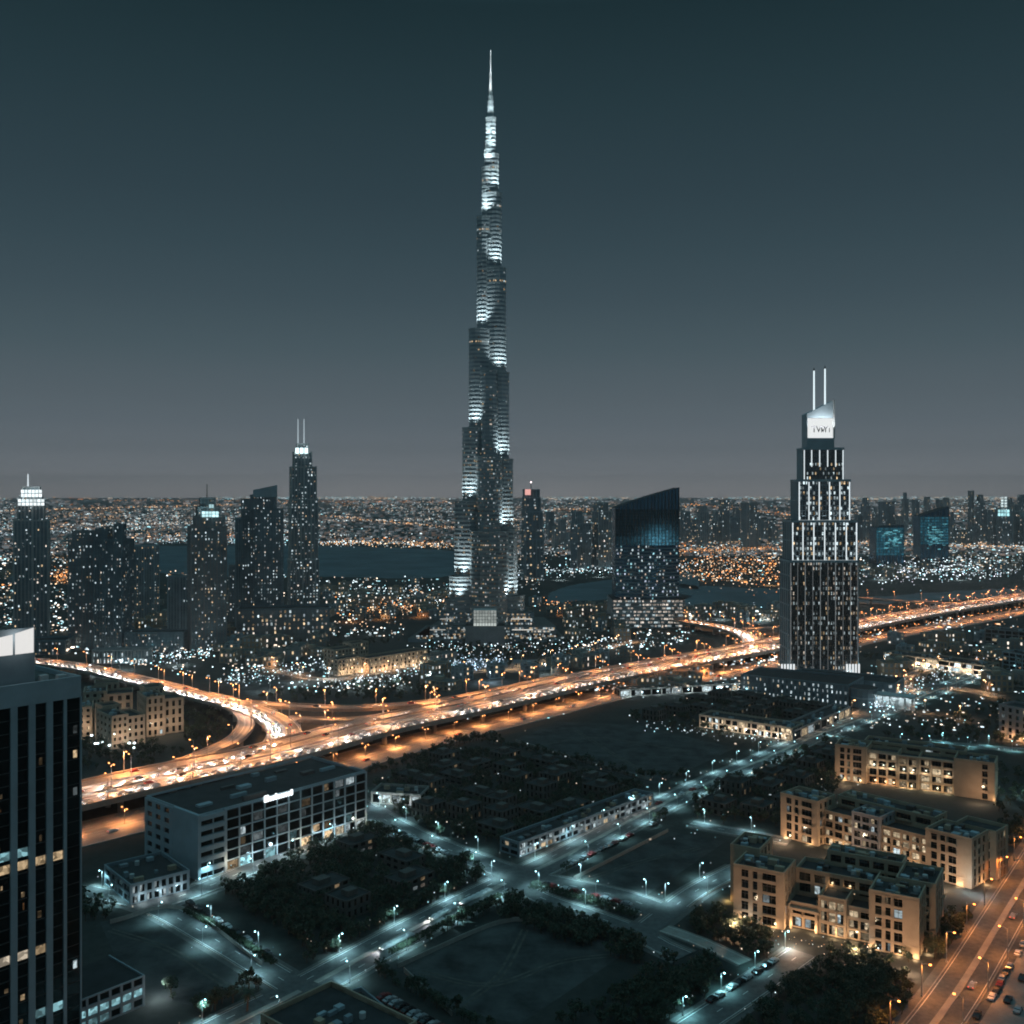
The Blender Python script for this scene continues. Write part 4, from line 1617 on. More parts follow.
# farthest house
o, ex, ey, L = frame_of((836, 745), (994, 764), 18.0)
A3 = thing("apartment_house", "farthest beige apartment house with tall lit loggia frames along its front", "apartment house", tuple(o))
lits = []
block(A3, o, ex, ey, 0, 15, 0, 14, 18, 4, 3, 5, front="end", lits=lits, p_lit=0.12)
block(A3, o, ex, ey, 15.6, 30, 2.5, 14, 16.5, 4, 3, 4, front="open3", lits=lits, p_lit=0.3, warm=1, bright=(0.3, 1.0))
block(A3, o, ex, ey, 30.6, 40, 1.5, 14, 15.5, 3, 3, 4, front="open2", lits=lits, p_lit=0.45, warm=0.9)
block(A3, o, ex, ey, 40.6, 57, 2.5, 14, 16.0, 4, 3, 4, front="open3", lits=lits, p_lit=0.35, warm=1, bright=(0.3, 1.0))
block(A3, o, ex, ey, 57.6, L, 0, 15, 18, 3, 3, 5, front="plain", lits=lits, p_lit=0.04)
block(A3, o, ex, ey, 12, 60, 14.6, 25, 18.5, 11, 3, 5, front="open5", lits=lits, p_lit=0.05)
for bx in ((0, 15, 0, 14, 18), (12, 60, 15, 25, 18.5), (57.6, L, 0, 15, 18)):
    roof_bits(A3, o, ex, ey, *bx, 5)
for x0, x1, n in ((15.8, 29.8, 3), (30.8, 39.8, 2), (40.8, 56.8, 3)):
    m = MB()
    for k in range(n + 1):
        x = x0 + (x1 - x0) * k / n
        m.boxv(o + ex * (x - 0.3) + ey * 0.35 + Vector((0, 0, 8.0)), ex * 0.6, ey * 0.6, (0, 0, 8.0))
    m.boxv(o + ex * (x0 - 0.4) + ey * 0.3 + Vector((0, 0, 16.01)), ex * (x1 - x0 + 0.8), ey * 0.9, (0, 0, 0.7))
    m.build("loggia_frame", "cream", A3)
    for k in range(n):
        x = x0 + (x1 - x0) * (k + 0.5) / n
        lamp_light("loggia_light", tuple(o + ex * x + ey * -0.4 + Vector((0, 0, 9.0))), 330, (1.0, 0.80, 0.55), A3, 0.4)
window_parts(A3, lits, 95)
uplights(A3, o, ex, ey, (19, 24, 28), 0.6, 420, 1.2, AMBER)
uplights(A3, o, ex, ey, (33, 37, 44, 49, 54), 0.4, 420, 1.2, (1.0, 0.7, 0.38))
uplights(A3, o, ex, ey, (4, 12, L + 1), -1.8, 350)
for x in (6, L - 6):
    lamp_light("facade_fill", tuple(o + ex * x - ey * 10 + Vector((0, 0, 4))), 2000, (1.0, 0.62, 0.38), A3, 0.6)  # added fill for the farthest house's walls, no lamp body
uplights(A3, o, ex, ey, (L + 9,), 6, 1600, 5.0, TEAL)

# house at the frame edge
o, ex, ey, L = frame_of((1000, 705), (1060, 716), 20.0)
A4 = thing("apartment_house", "dark apartment house half cut by the frame with amber-lit ground floor arches", "apartment house", tuple(o))
lits = []
block(A4, o, ex, ey, 0, 18, 0, 16, 20, 4, 3, 5, wall="wall_brown", lits=lits, p_lit=0.2)
block(A4, o, ex, ey, 18.6, 45, 3, 16, 15, 6, 3, 4, wall="wall_brown", lits=lits, p_lit=0.3)
window_parts(A4, lits, 60)
uplights(A4, o, ex, ey, (2, 8, 14, 20, 26), -2.5, 900, 2.0, AMBER)

# cream courtyard houses inside the bend
for (a, b, h, dep, nb, lab) in (((147, 698), (184, 694), 24, 22, 6, "cream courtyard house with square windows, the taller one beside the dark tree clump"),
                                ((112, 717), (146, 712), 19, 24, 6, "cream courtyard house with a broken stepped front, above the white-lit yard"),
                                ((78, 708), (108, 706), 18, 20, 5, "cream courtyard house half hidden by the near glass tower"),
                                ((84, 693), (132, 690), 22, 20, 7, "grey-cream courtyard house in the rear row, nearest the orange ramp")):
    o, ex, ey, L = frame_of(a, b, h)
    r = thing("courtyard_house", lab, "house", tuple(o))
    lits = []
    block(r, o, ex, ey, 0, L * 0.45, 0, dep, h, max(2, nb // 2), 4, 5, wall="cream", lits=lits, p_lit=0.03, span=1.9)
    block(r, o, ex, ey, L * 0.45 + 0.8, L, 2.5, dep, h * 0.88, max(2, nb // 2), 4, 4, wall="cream", lits=lits, p_lit=0.03, span=1.9)
    block(r, o, ex, ey, L * 0.2, L * 0.7, dep + 0.7, dep + 12, h * 1.08, 4, 3, 5, wall="cream", lits=lits, p_lit=0.0, span=1.9)
    roof_bits(r, o, ex, ey, 0, L * 0.45, 2, dep, h, 4)
    if lits:
        window_parts(r, lits, 40)
    uplights(r, o, ex, ey, (L * 0.2, L * 0.75), -7, 1500, 7, (1.0, 0.72, 0.5))
for k in range(16):
    a, b = RNG.uniform(82, 135), 0
    p = G(a, RNG.uniform(727, 742) + (a - 82) * 0.12, 3.0)
    lamp_light("yard_light", tuple(p), 700, COOL, None, 0.4)
    m = MB()
    m.box(p.x - 0.5, p.y - 0.5, 2.7, p.x + 0.5, p.y + 0.5, 3.3, 0, glow(COOL, 7))
    lp_ = m.build("yard_lamp", "lit")
    m2 = MB()
    m2.tube([(p.x, p.y, 0), (p.x, p.y, 2.69)], 0.08)
    lp_["_org"] = [0, 0, 0]
    m2.build("pole", "pole", lp_)
    tag(lp_, "white yard lamp below the cream courtyard houses", "lamp", "yard lamps below the cream houses")

# ------------------------------------------------------------------ shops and low pavilions
def retail(a, b, h, dep, nb, nf, label, wall, p_lit, warm, bright, name="shop_row", light=None, flip=False, group=None, core="glass", light_p=500, every=7.0):
    o, ex, ey, L = frame_of(a, b)
    r = thing(name, label, "building", tuple(o), group)
    lits = []
    block(r, o, ex, ey, 0, L, 0, dep, h, nb, max(2, int(dep / 6)), nf, wall=wall, lits=lits, p_lit=p_lit, warm=warm, bright=bright, span=0.9, pier=0.9, core=core)
    roof_bits(r, o, ex, ey, 1, L - 1, 1, dep - 1, h, max(3, int(L / 8)))
    if lits:
        window_parts(r, lits, 60)
    if light:
        k = int(L / every) + 1
        uplights(r, o, ex, ey, [L * (q + 0.5) / k for q in range(k)], -2.2, light_p, 2.2, light)
    return r


retail((519, 857), (652, 806), 5.6, 10, 22, 2, "long two-storey shop row with white lit fronts running from the crossroads up the boulevard", "wall_dark", 0.4, 0.4, (0.15, 0.9), light=(0.95, 0.95, 0.9), light_p=130)
retail((700, 727), (792, 741), 7.5, 16, 14, 2, "cream-lit low villa terrace along the street before the silver tower", "cream", 0.45, 0.7, (0.3, 1.2), light=(1.0, 0.86, 0.68), light_p=650)
retail((794, 741), (850, 716), 6.0, 12, 9, 1, "brown low terrace turning the corner from the cream-lit villas", "wall_brown", 0.2, 0.8, (0.2, 0.7), light=(1.0, 0.8, 0.6), light_p=200, every=14)
retail((372, 803), (420, 806), 5.0, 14, 5, 1, "small teal-lit pavilion tucked at the end of the grey office block", "concrete", 0.5, 0.0, (0.3, 0.9), light=COOL, light_p=500)
retail((131, 905), (188, 890), 7.0, 26, 8, 2, "low dark pavilion with white-lit base before the office block's blank end", "wall_dark", 0.15, 0.1, (0.2, 0.7), light=COOL, light_p=350, every=9)
retail((620, 697), (742, 690), 5.0, 10, 12, 1, "white-lit low stores between the service road and the silver tower's podium", "concrete", 0.4, 0.1, (0.3, 1.2), light=COOL, light_p=600, every=14)
a_, b_ = G(263, 1016, 9.0), G(331, 984, 9.0)
a_.z = b_.z = 0
ex = (b_ - a_).normalized()
ey = Vector((-ex.y, ex.x, 0))
r = thing("flat_roofed_building", "dark flat roof in the lowest corner with one warm lit wall end", "building", tuple(a_))
lits = []
L_ = (b_ - a_).length
block(r, a_ - ey * 34, ex, ey, 0, L_, 0, 34, 9.0, 8, 8, 2, wall="beige", lits=lits, p_lit=0.1, warm=1.0)
roof_bits(r, a_ - ey * 34, ex, ey, 2, L_ - 2, 2, 32, 9.0, 6)
if lits:
    window_parts(r, lits, 40)
lamp_light("wall_uplight", tuple(G(252, 1034, 2)), 2500, SODIUM, None, 0.5)
retail((330, 1010), (352, 1030), 3.0, 10, 3, 1, "small dark kiosk roof beside the path below the crossroads", "wall_dark", 0.0, 0, (0.1, 0.2))
retail((884, 662), (985, 676), 8.0, 24, 9, 2, "bright cream-lit mall building across the field from the silver tower", "cream", 0.55, 0.6, (0.6, 1.8), light=(1.0, 0.88, 0.7), light_p=2200, every=10)
retail((985, 645), (1040, 650), 16, 20, 8, 4, "brown block of flats behind the cream-lit mall at the frame edge", "wall_brown", 0.15, 0.9, (0.3, 1.2))
retail((1003, 668), (1050, 676), 14, 20, 7, 4, "grey block of flats below the brown one at the frame edge", "wall_grey", 0.12, 0.6, (0.3, 1.0))

# hotel lit warm all over
o, ex, ey, L = frame_of((369, 674), (427, 664))
r = thing("hotel", "low warm-lit hotel with rows of glowing windows on the lawn behind the highway", "hotel", tuple(o))
lits = []
block(r, o, ex, ey, 0, L, 0, 14, 12.5, 14, 3, 4, wall="cream", lits=lits, p_lit=0.6, warm=0.9, bright=(0.5, 1.5), span=1.2)
o2 = G(338, 676)
block(r, o2, ex, ey, 0, 26, 0, 14, 13, 7, 3, 4, wall="cream", lits=lits, p_lit=0.6, warm=0.9, bright=(0.5, 1.5), span=1.2)
block(r, o2, ex, ey, 14, 40, 22, 36, 17, 7, 3, 5, wall="cream", lits=lits, p_lit=0.4, warm=0.9, bright=(0.4, 1.2), span=1.2)
block(r, o2, ex, ey, 48, 66, 40, 52, 17, 6, 3, 5, wall="cream", lits=lits, p_lit=0.5, warm=0.9, bright=(0.4, 1.2), span=1.2)
window_parts(r, lits, 95)
uplights(r, o, ex, ey, [L * (k + 0.5) / 6 for k in range(6)], -3.5, 1300, 2.0, (1.0, 0.75, 0.5))
uplights(r, o2, ex, ey, [4, 13, 22], -3.5, 1300, 2.0, (1.0, 0.75, 0.5))


# ------------------------------------------------------------------ the tallest tower
BY = 1090.0
bx = lambda px: XA(px, BY)
bz = lambda py: ZA(py, BY)
BC = bx(489)
bt = thing("skyscraper", "tallest tower by far, a stepped needle with white-lit terraces and a thin spire", "skyscraper", (BC, BY, 0))
bl_lits = []


def wing_poly(d, length, width, back=6.0):
    d = Vector((d[0], d[1])).normalized()
    n = Vector((-d.y, d.x))
    c = Vector((BC, BY))
    w = width / 2
    pts = [c - d * back - n * w, c + d * (length - w) - n * w]
    for t in (-55, -25, 0, 25, 55):
        a = math.radians(t)
        pts.append(c + d * (length - w) + (d * math.cos(a) + n * math.sin(a)) * w)
    pts += [c + d * (length - w) + n * w, c - d * back + n * w]
    return ccw([tuple(p) for p in pts])


def banded(poly, z0, z1, name, pitch=4.4, frac=0.46, out=0.45, lit_rows=True, p_lit=0.25, mats=("steel", "glass_far", "roof")):
    m = MB()
    m.prism(poly, z0, z1 - 0.3, 1, 2)
    g = grow(poly, out)
    n = max(1, round((z1 - z0) / pitch))
    for j in range(n):
        z = z0 + (z1 - z0) * j / n
        m.prism(g, z + 0.02, z + (z1 - z0) / n * frac, 0, 0, True)
    m.prism(grow(poly, out + 0.25), z1 - 1.4, z1, 0, 2, True)
    m.build(name, list(mats), bt)
    if lit_rows:
        gl = grow(poly, 0.06)
        for k in range(len(gl)):
            p, q = Vector((*gl[k], 0)), Vector((*gl[(k + 1) % len(gl)], 0))
            d = q - p
            nn = Vector((d.y, -d.x, 0))
            if nn.dot(Vector((-p.x, -p.y, 0))) <= 0 or d.length < 2:
                continue
            cells = max(1, int(d.length / 2.0))
            for j in range(n):
                for i in range(cells):
                    tech = z0 > 200 and j == n - 4
                    if RNG.random() < (0.75 if tech else p_lit):
                        a, b = i / cells + 0.1 / cells, (i + 0.75) / cells
                        za, zb = z0 + (z1 - z0) * (j + frac + 0.1) / n, z0 + (z1 - z0) * (j + 0.92) / n
                        A, B = p + d * a, p + d * b
                        A.z = B.z = za
                        C, D = B.copy(), A.copy()
                        C.z = D.z = zb
                        bl_lits.append(([A, B, C, D], pick_light(0.35, 0.4, 1.0) if tech else pick_light(0.3, 0.05, 0.75)))


UPC = (0.86, 0.97, 1.0)
BPOW = 90000.0


def terrace_lights(d, len_now, width, z, power):
    """uplights standing on the terrace, washing the tip of the tier above"""
    d = Vector((d[0], d[1], 0)).normalized()
    n = Vector((-d.y, d.x, 0))
    c = Vector((BC, BY, z + 1.0))
    tip = c + d * (len_now - width / 2)
    for p, k, hh in ((tip + Vector((d.x * width * 0.2, -(width / 2 + 10.0), 0)), 1.3, 33), (tip + d * (width / 2 + 7.0), 0.6, 42)):
        aim = (tip + Vector((0, 0, hh))) - p
        lamp_light("terrace_uplight", tuple(p), power * k, UPC, bt, 1.5, 74, aim, 1.0)


DL, DR, DF, DB = (-0.93, -0.36), (0.93, -0.36), (0.03, -1.0), (0, 1)
cosw = 0.93


def wing(d, tops, w0, w1, pw):
    """tops: [(pixel height of the top, silhouette pixel)] from the ground up"""
    z = 0.0
    for k, (py, px) in enumerate(tops):
        w = w0 + (w1 - w0) * k / (len(tops) - 1)
        if d is DL or d is DR:
            ln = abs(bx(px) - BC) / cosw - (w * 0.02)
        else:
            ln = px
        zt_ = bz(py)
        if zt_ <= z:
            continue
        banded(wing_poly(d, max(ln, w * 0.55), w, min(6.0, ln * 0.25)), z, zt_, "wing_tier", p_lit=(0.46 if zt_ < 260 else 0.10) * (1.0 if d is DF else 0.5))
        if k > 0 and pw:
            terrace_lights(d, ln, w, z, pw * (0.75 if z < 330 else 0.8))
        z = zt_


wing(DL, [(597, 446), (575, 450.5), (500.6, 455.5), (428, 463), (329.7, 469.5), (217.5, 477.3), (168, 482.3), (141, 485.4)], 32, 7, BPOW)
wing(DR, [(594, 524), (528, 517), (459, 512.6), (373, 508.7), (269, 505.6), (194, 501.0), (155, 498.3), (118, 495.3)], 32, 6, BPOW)
for z0_, z1_, ln_, w_ in ((0.0, bz(530), 36, 44), (bz(530), bz(457), 30, 28), (bz(457), bz(372), 23, 18)):
    banded(wing_poly(DF, ln_, w_), z0_, z1_, "wing_tier", p_lit=0.46 if z1_ < 260 else 0.2)
wing(DB, [(470, 34), (300, 22)], 24, 16, 0)
core_r = [(9, 0, 240), (6.5, 240, 188), (4.5, 188, 150)]
for r_, y0, y1 in core_r:
    z0 = 0.0 if y0 == 0 else bz(y0)
    banded([(BC + r_ * math.cos(t), BY + r_ * math.sin(t)) for t in [k * math.pi / 6 for k in range(12)]], z0, bz(y1), "core_tier", p_lit=0.06)
SX = bx(490.6)
for k, (r0, r1, ya, yb, mat) in enumerate(((4.6, 4.0, 151, 118, "steel"), (3.6, 2.0, 118, 92, "steel"), (1.4, 1.1, 92, 72, "wall_pale"), (0.9, 0.5, 72, 50, "wall_pale"))):
    m = MB()
    m.tube([(SX, BY, bz(ya)), (SX, BY, bz(yb))], r0, r1, 10)
    if k < 2:
        for q in range(5):
            z = bz(ya + (yb - ya) * q / 5)
            rr = r0 + (r1 - r0) * q / 5
            m.tube([(SX, BY, z), (SX, BY, z + 1.4)], rr + 0.5, rr + 0.4, 10)
    m.build("spire", mat, bt)
for ya, pw_ in ((141, 5000), (120, 6000), (100, 4000), (84, 3000), (66, 2500)):
    for sx in (-7, 7):
        p = Vector((SX + sx, BY - 9, bz(ya)))
        lamp_light("spire_uplight", tuple(p), pw_ * 9, UPC, bt, 0.6, 60, Vector((SX, BY, bz(ya - 30))) - p, 0.8)
window_parts(bt, bl_lits, 95, "room")
# podium terraces with long lit edges, entrance pavilion
for k, (x0, x1, yb, yt, dy0) in enumerate(((408, 566, 655, 646, -62), (414, 560, 648, 638, -50), (430, 556, 641, 626, -38), (440, 534, 632, 612, -26))):
    yy = BY + dy0
    xa, xb = XA(x0, yy), XA(x1, yy)
    zt_ = max(4.0, ZA(yt, yy))
    poly = [(xa, yy), (xb, yy), (xb - 10, BY + 40 - k), (xa + 10, BY + 40 - k)]
    m = MB()
    m.prism(poly, 0, zt_, 0, 1)
    for q in range(1, int(zt_ / 3.2)):
        m.box(xa - 0.3, yy - 0.7, q * 3.2 - 0.5, xb + 0.3, yy - 0.01, q * 3.2, 2)
    m.build("podium_terrace", ["wall_dark", "roof_pale", "wall_grey"], bt)
    FOOT.append(poly)
    m = MB()
    for q in range(1, max(2, int(zt_ / 3.2))):
        if RNG.random() < 0.75:
            t = xa
            while t < xb - 6:
                ln = RNG.uniform(4, 30)
                if RNG.random() < 0.75 and not (bx(470) < t < bx(500) and k < 3):
                    e = min(xb - 2, t + ln)
                    m.poly([(t, yy - 0.75, q * 3.2 - 0.45), (e, yy - 0.75, q * 3.2 - 0.45), (e, yy - 0.75, q * 3.2 + 0.35), (t, yy - 0.75, q * 3.2 + 0.35)], 0, glow((1.0, 0.97, 0.88), RNG.choice((0.3, 0.5, 0.9))))
                t += ln + RNG.uniform(1, 6)
    for q in range(1, max(2, int(zt_ / 3.2))):
        for _ in range(46):
            t = RNG.uniform(xa + 1, xb - 3)
            m.poly([(t, yy - 0.08, q * 3.2 + 0.6), (t + 1.6, yy - 0.08, q * 3.2 + 0.6), (t + 1.6, yy - 0.08, q * 3.2 + 2.2), (t, yy - 0.08, q * 3.2 + 2.2)], 0, pick_light(0.3, 0.1, 0.9))
    stuff(m.build("lit_edges", "lit", bt))
yy = BY - 82
pv = thing("entrance_pavilion", "square glowing glass pavilion before the tallest tower", "pavilion", (XA(484, yy), yy, 0))
xa, xb = XA(473.5, yy), XA(496.5, yy)
zt_, zb_ = ZA(610, yy), ZA(626, yy)
m = MB()
m.prism(rect(xa - 8, yy - 1, xb - xa + 16, 22), 0, zb_, 0, 1)
m.build("base", ["wall_brown", "roof"], pv)
m = MB()
for i in range(8):
    for j in range(5):
        w, h_ = (xb - xa) / 8, (zt_ - zb_) / 5
        m.poly([(xa + i * w + 0.25, yy - 1.2, zb_ + j * h_ + 0.2), (xa + (i + 1) * w - 0.25, yy - 1.2, zb_ + j * h_ + 0.2), (xa + (i + 1) * w - 0.25, yy - 1.2, zb_ + (j + 1) * h_ - 0.2), (xa + i * w + 0.25, yy - 1.2, zb_ + (j + 1) * h_ - 0.2)],
               0, glow((0.86, 0.95, 0.90), 0.62 if j == 0 else RNG.uniform(0.26, 0.40)))
m.build("lit_glazing", "lit", pv)
m = MB()
m.box(xa, yy - 1.1, zb_ + 0.01, xb, yy + 14, zt_)
m.build("frame", "wall_pale", pv)
FOOT.append(rect(xa - 8, yy - 3, xb - xa + 16, 30))

# ------------------------------------------------------------------ the tall silver tower
TY = 821.0
tx = lambda px: XA(px, TY)
tz = lambda py: ZA(py, TY)
tt = thing("silver_tower", "tall stepped silver tower with white lit fins, two glowing masts and a lit crown", "skyscraper", (tx(822), TY, 0))
tl = []
fins = []
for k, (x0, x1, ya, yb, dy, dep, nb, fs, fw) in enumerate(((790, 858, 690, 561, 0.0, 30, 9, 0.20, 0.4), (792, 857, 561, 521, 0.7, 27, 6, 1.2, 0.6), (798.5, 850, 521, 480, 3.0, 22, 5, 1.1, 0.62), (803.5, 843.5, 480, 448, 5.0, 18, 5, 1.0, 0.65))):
    z0, z1 = max(0.0, tz(ya)), tz(yb)
    tx = lambda q, yy=TY + dy: XA(q, yy)
    poly = [(tx(x0), TY + dy), (tx(x1), TY + dy), (tx(x1) - 0.5, TY + dy + dep), (tx(x0), TY + dy + dep)]
    if k == 0:
        FOOT.append(poly)
    m = MB()
    m.prism(poly, z0, z1, 1, 2)
    nf = max(3, round((z1 - z0) / 3.9))
    ws = facade(m, poly[0], poly[1], z0, z1, nb * 3, nf, 0.3, 0.4, 0.3, 3)
    facade(m, poly[3], poly[0], z0, z1, 5, max(1, nf // 3), 2.4, 1.0, 0.4, 0)
    facade(m, poly[1], poly[2], z0, z1, 5, max(1, nf // 3), 2.4, 1.0, 0.4, 0)
    g = grow(poly, 0.55)
    m.prism(g, z1 - 1.2, z1 + 0.6, 0, 2, True)
    m.build("tier", ["wall_grey", "glass_mid", "roof", "metal" if k in (0, 3) else "wall_dark"], tt)
    for q, i, j, nn in ws:
        pl = (0.46, 0.62, 0.55, 0.4)[k]
        if k == 3 and j > nf * 0.45:
            continue
        if RNG.random() < pl:
            a = RNG.uniform(0, .4)
            tl.append((shrink(q, a, a + 0.5, 0.15, 0.8), glow(RNG.choice((WARM, (1, .85, .7), COOL, COOL) if k == 0 else (COOL, COOL, WARM)), (0.09 if k == 0 else 0.16) * 9 ** RNG.random())))
    L = tx(x1) - tx(x0)
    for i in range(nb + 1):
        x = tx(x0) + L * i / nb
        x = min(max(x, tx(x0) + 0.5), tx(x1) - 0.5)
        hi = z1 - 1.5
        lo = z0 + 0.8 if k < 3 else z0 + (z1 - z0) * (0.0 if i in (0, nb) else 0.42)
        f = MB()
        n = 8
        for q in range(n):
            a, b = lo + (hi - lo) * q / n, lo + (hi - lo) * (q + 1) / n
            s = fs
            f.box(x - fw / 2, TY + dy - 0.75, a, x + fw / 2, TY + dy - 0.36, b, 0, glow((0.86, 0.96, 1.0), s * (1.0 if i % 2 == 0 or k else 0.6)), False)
        f.build("glow_fin", "lit", tt)  # fins glow by themselves, standing in for the uplights' wash on them
    if k in (1, 2):
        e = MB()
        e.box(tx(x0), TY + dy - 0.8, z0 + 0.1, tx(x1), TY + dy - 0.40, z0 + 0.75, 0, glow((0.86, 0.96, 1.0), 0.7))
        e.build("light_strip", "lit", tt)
        for i in range(nb):
            p = Vector((tx(x0) + L * (i + 0.5) / nb, TY + dy - 2.0, z0 + 0.8))
            lamp_light("fin_uplight", tuple(p), 2200, (0.86, 0.96, 1.0), tt, 0.5, 70, (0, 0.12, 1), 0.9)
# crown with slanting top
y0 = TY + 7
tx = lambda q, yy=TY + 7: XA(q, yy)
x0, x1 = tx(807), tx(833)
zb_, z_l, z_r = tz(448), tz(413), tz(400)
m = MB()
m.prism([(x0, y0), (x1, y0), (x1, y0 + 15), (x0, y0 + 15)], zb_, z_l, 0, ztop=[z_l, z_r, z_r, z_l])
m.build("crown", "wall_grey", tt)
m = MB()
m.prism([(x1 + 0.05, y0 - 1.4), (x1 + 1.2, y0 - 1.4), (x1 + 1.2, y0 + 14), (x1 + 0.05, y0 + 14)], zb_ + 8.0, z_r + 0.6, 0)
m.build("crown_blade", "wall_pale", tt)
zl = tz(437.5)
m = MB()
m.poly([(x0 + 0.5, y0 - 0.12, zl), (x1 - 0.1, y0 - 0.12, zl), (x1 - 0.1, y0 - 0.12, zl + 16), (x0 + 0.5, y0 - 0.12, zl + 16)], 0, (0.84, 0.87, 0.87))
m.build("sign_panel", "lit", tt)
m = MB()
m.box(x0 - 0.2, y0 - 0.7, zb_, x1 + 0.8, y0 - 0.05, zl - 0.1)
m.build("crown_band", "wall_grey", tt)
for xx in (0.25, 0.6, 0.85):
    p = Vector((x0 + (x1 - x0) * xx, y0 - 4.5, zl + 7))
    lamp_light("crown_light", tuple(p), 14000, (0.95, 0.99, 1.0), tt, 1.0, 100, (0.0, 0.7, 0.8), 0.8)
for ch, fx, wd in (("T", 0.22, 4.6), ("W", 0.40, 5.0), ("I", 0.58, 2.0), ("Y", 0.66, 3.6), ("I", 0.88, 1.6)):
    cu = bpy.data.curves.new("sign_letter", 'FONT')
    cu.body = ch
    cu.size = 7.4 if ch != "I" else 5.6
    cu.extrude = 0.12
    tmp_ = bpy.data.objects.new("letter_outline", cu); me = bpy.data.meshes.new_from_object(tmp_); bpy.data.objects.remove(tmp_)
    me.materials.clear()
    me.materials.append(M["letter"])
    ob = bpy.data.objects.new("sign_letter", me)
    COL.objects.link(ob)
    ob.parent = tt
    ob.location = Vector((x0 + (x1 - x0) * fx - 1.2, y0 - 0.35, zl + 4.6)) - Vector(tt.location)
    ob.rotation_euler = (math.radians(90), 0, 0)
for px, yb_ in ((814, 409), (825, 404)):
    m = MB()
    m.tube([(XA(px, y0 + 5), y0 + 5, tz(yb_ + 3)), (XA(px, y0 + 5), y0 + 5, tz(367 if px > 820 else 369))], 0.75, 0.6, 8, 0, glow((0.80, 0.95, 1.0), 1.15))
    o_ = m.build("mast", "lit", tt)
    m = MB()
    m.tube([(XA(px, y0 + 5), y0 + 5, tz(367 if px > 820 else 369)), (XA(px, y0 + 5), y0 + 5, tz(364 if px > 820 else 366))], 0.5, 0.3, 6)
    m.build("mast_tip", "metal", tt)
window_parts(tt, tl, 95)
for px_, w_ in ((787, 13), (852, 12)):
    a = MB()
    xx = XA(px_, TY)
    for q in range(5):
        a.box(xx - 5 + q * 2.4, TY - 1.0, 2, xx - 3.6 + q * 2.4, TY - 0.8, 13.0, 0, glow((0.93, 0.98, 1.0), 0.95))
    a.build("lit_entrance", "lit", tt)
    lamp_light("entrance_light", (xx, TY - 7, 6), 5000, COOL, tt, 1.0)

# its podium
PY_ = 742.0
pd = thing("podium_building", "wide low podium of the tall silver tower with rows of small white windows", "building", (XA(800, PY_), PY_, 0))
lits = []
o = Vector((XA(742, 765), 765, 0))
e2 = Vector((XA(848, 722), 722, 0))
ex = (e2 - o).normalized()
ey = Vector((-ex.y, ex.x, 0))
L = (e2 - o).length
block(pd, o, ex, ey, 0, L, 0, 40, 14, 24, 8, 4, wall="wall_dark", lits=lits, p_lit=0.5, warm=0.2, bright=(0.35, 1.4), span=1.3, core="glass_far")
block(pd, o, ex, ey, L * 0.3, L + 22, 40.7, 70, 11, 14, 8, 3, wall="wall_dark", lits=lits, p_lit=0.3, warm=0.2, bright=(0.3, 1.2), span=1.3, core="glass_far")
cxy = e2 + ex * 9 + ey * 6
m = MB()
cyl = [(cxy.x + 9 * math.cos(t), cxy.y + 9 * math.sin(t)) for t in [k * math.pi / 8 for k in range(16)]]
m.prism(cyl, 0, 12, 0, 1)
m.prism(grow(cyl, 0.8), 12, 13.2, 0, 1, True)
m.prism(grow(cyl, 0.3), 6, 7.0, 2, 2, True)
m.build("drum", ["wall_dark", "roof", "wall_grey"], pd)
m = MB()
w0 = cxy + ex * 8
m.boxv(w0 + ey * 2, ex * 26, ey * 1.2, (0, 0, 9))
m.boxv(w0 + ey * 2 + Vector((0, 0, 9.01)) - ey * 6, ex * 26, ey * 12, (0, 0, 0.9))
for q in range(6):
    m.boxv(w0 - ey * 3.6 + ex * (0.4 + q * 5), ex * 0.7, ey * 0.7, (0, 0, 9))
m.build("canopy", "wall_pale", pd)
for q in range(5):
    lamp_light("canopy_light", tuple(w0 - ey * 0.8 + ex * (2.5 + q * 5) + Vector((0, 0, 7.5))), 420, (0.75, 0.93, 1.0), pd, 0.5)
window_parts(pd, lits, 95)
FOOT.append([tuple(v[:2]) for v in (o, e2, e2 + ey * 70, o + ey * 70)])

# ------------------------------------------------------------------ slanted glass tower
SY = 1150.0
sx_ = lambda px: XA(px, SY)
sz_ = lambda py: ZA(py, SY)
st = thing("glass_tower", "teal glass tower with a slanting curved top on a striped lit podium", "tower", (sx_(648), SY, 0))
zb_ = sz_(600)
nn_ = 18
fr = []
for k in range(nn_ + 1):
    t = k / nn_
    fr.append((sx_(615.5 + t * 63.5), SY - 6 * math.sin(math.pi * t), sz_(508 - 20.5 * (t ** 0.85))))
m = MB()
for k in range(nn_):
    a, b = fr[k], fr[k + 1]
    m.poly([(a[0], a[1], zb_), (b[0], b[1], zb_), (b[0], b[1], b[2]), (a[0], a[1], a[2])], 0)
    m.poly([(a[0], SY + 40, zb_), (a[0], SY + 40, a[2]), (b[0], SY + 40, b[2]), (b[0], SY + 40, zb_)], 0)
    m.poly([(a[0], a[1], a[2]), (b[0], b[1], b[2]), (b[0], SY + 40, b[2]), (a[0], SY + 40, a[2])], 1)
for q in (fr[0], fr[-1]):
    m.poly([(q[0], q[1], zb_), (q[0], q[1], q[2]), (q[0], SY + 40, q[2]), (q[0], SY + 40, zb_)], 0)
m.build("glazing", ["teal_glass", "roof"], st)
m = MB()
for k in range(nn_ + 1):
    a = fr[k]
    m.box(a[0] - 0.35, a[1] - 0.8, sz_(545), a[0] + 0.35, a[1] - 0.02, a[2] + 0.3)
m.build("fins", "metal", st)
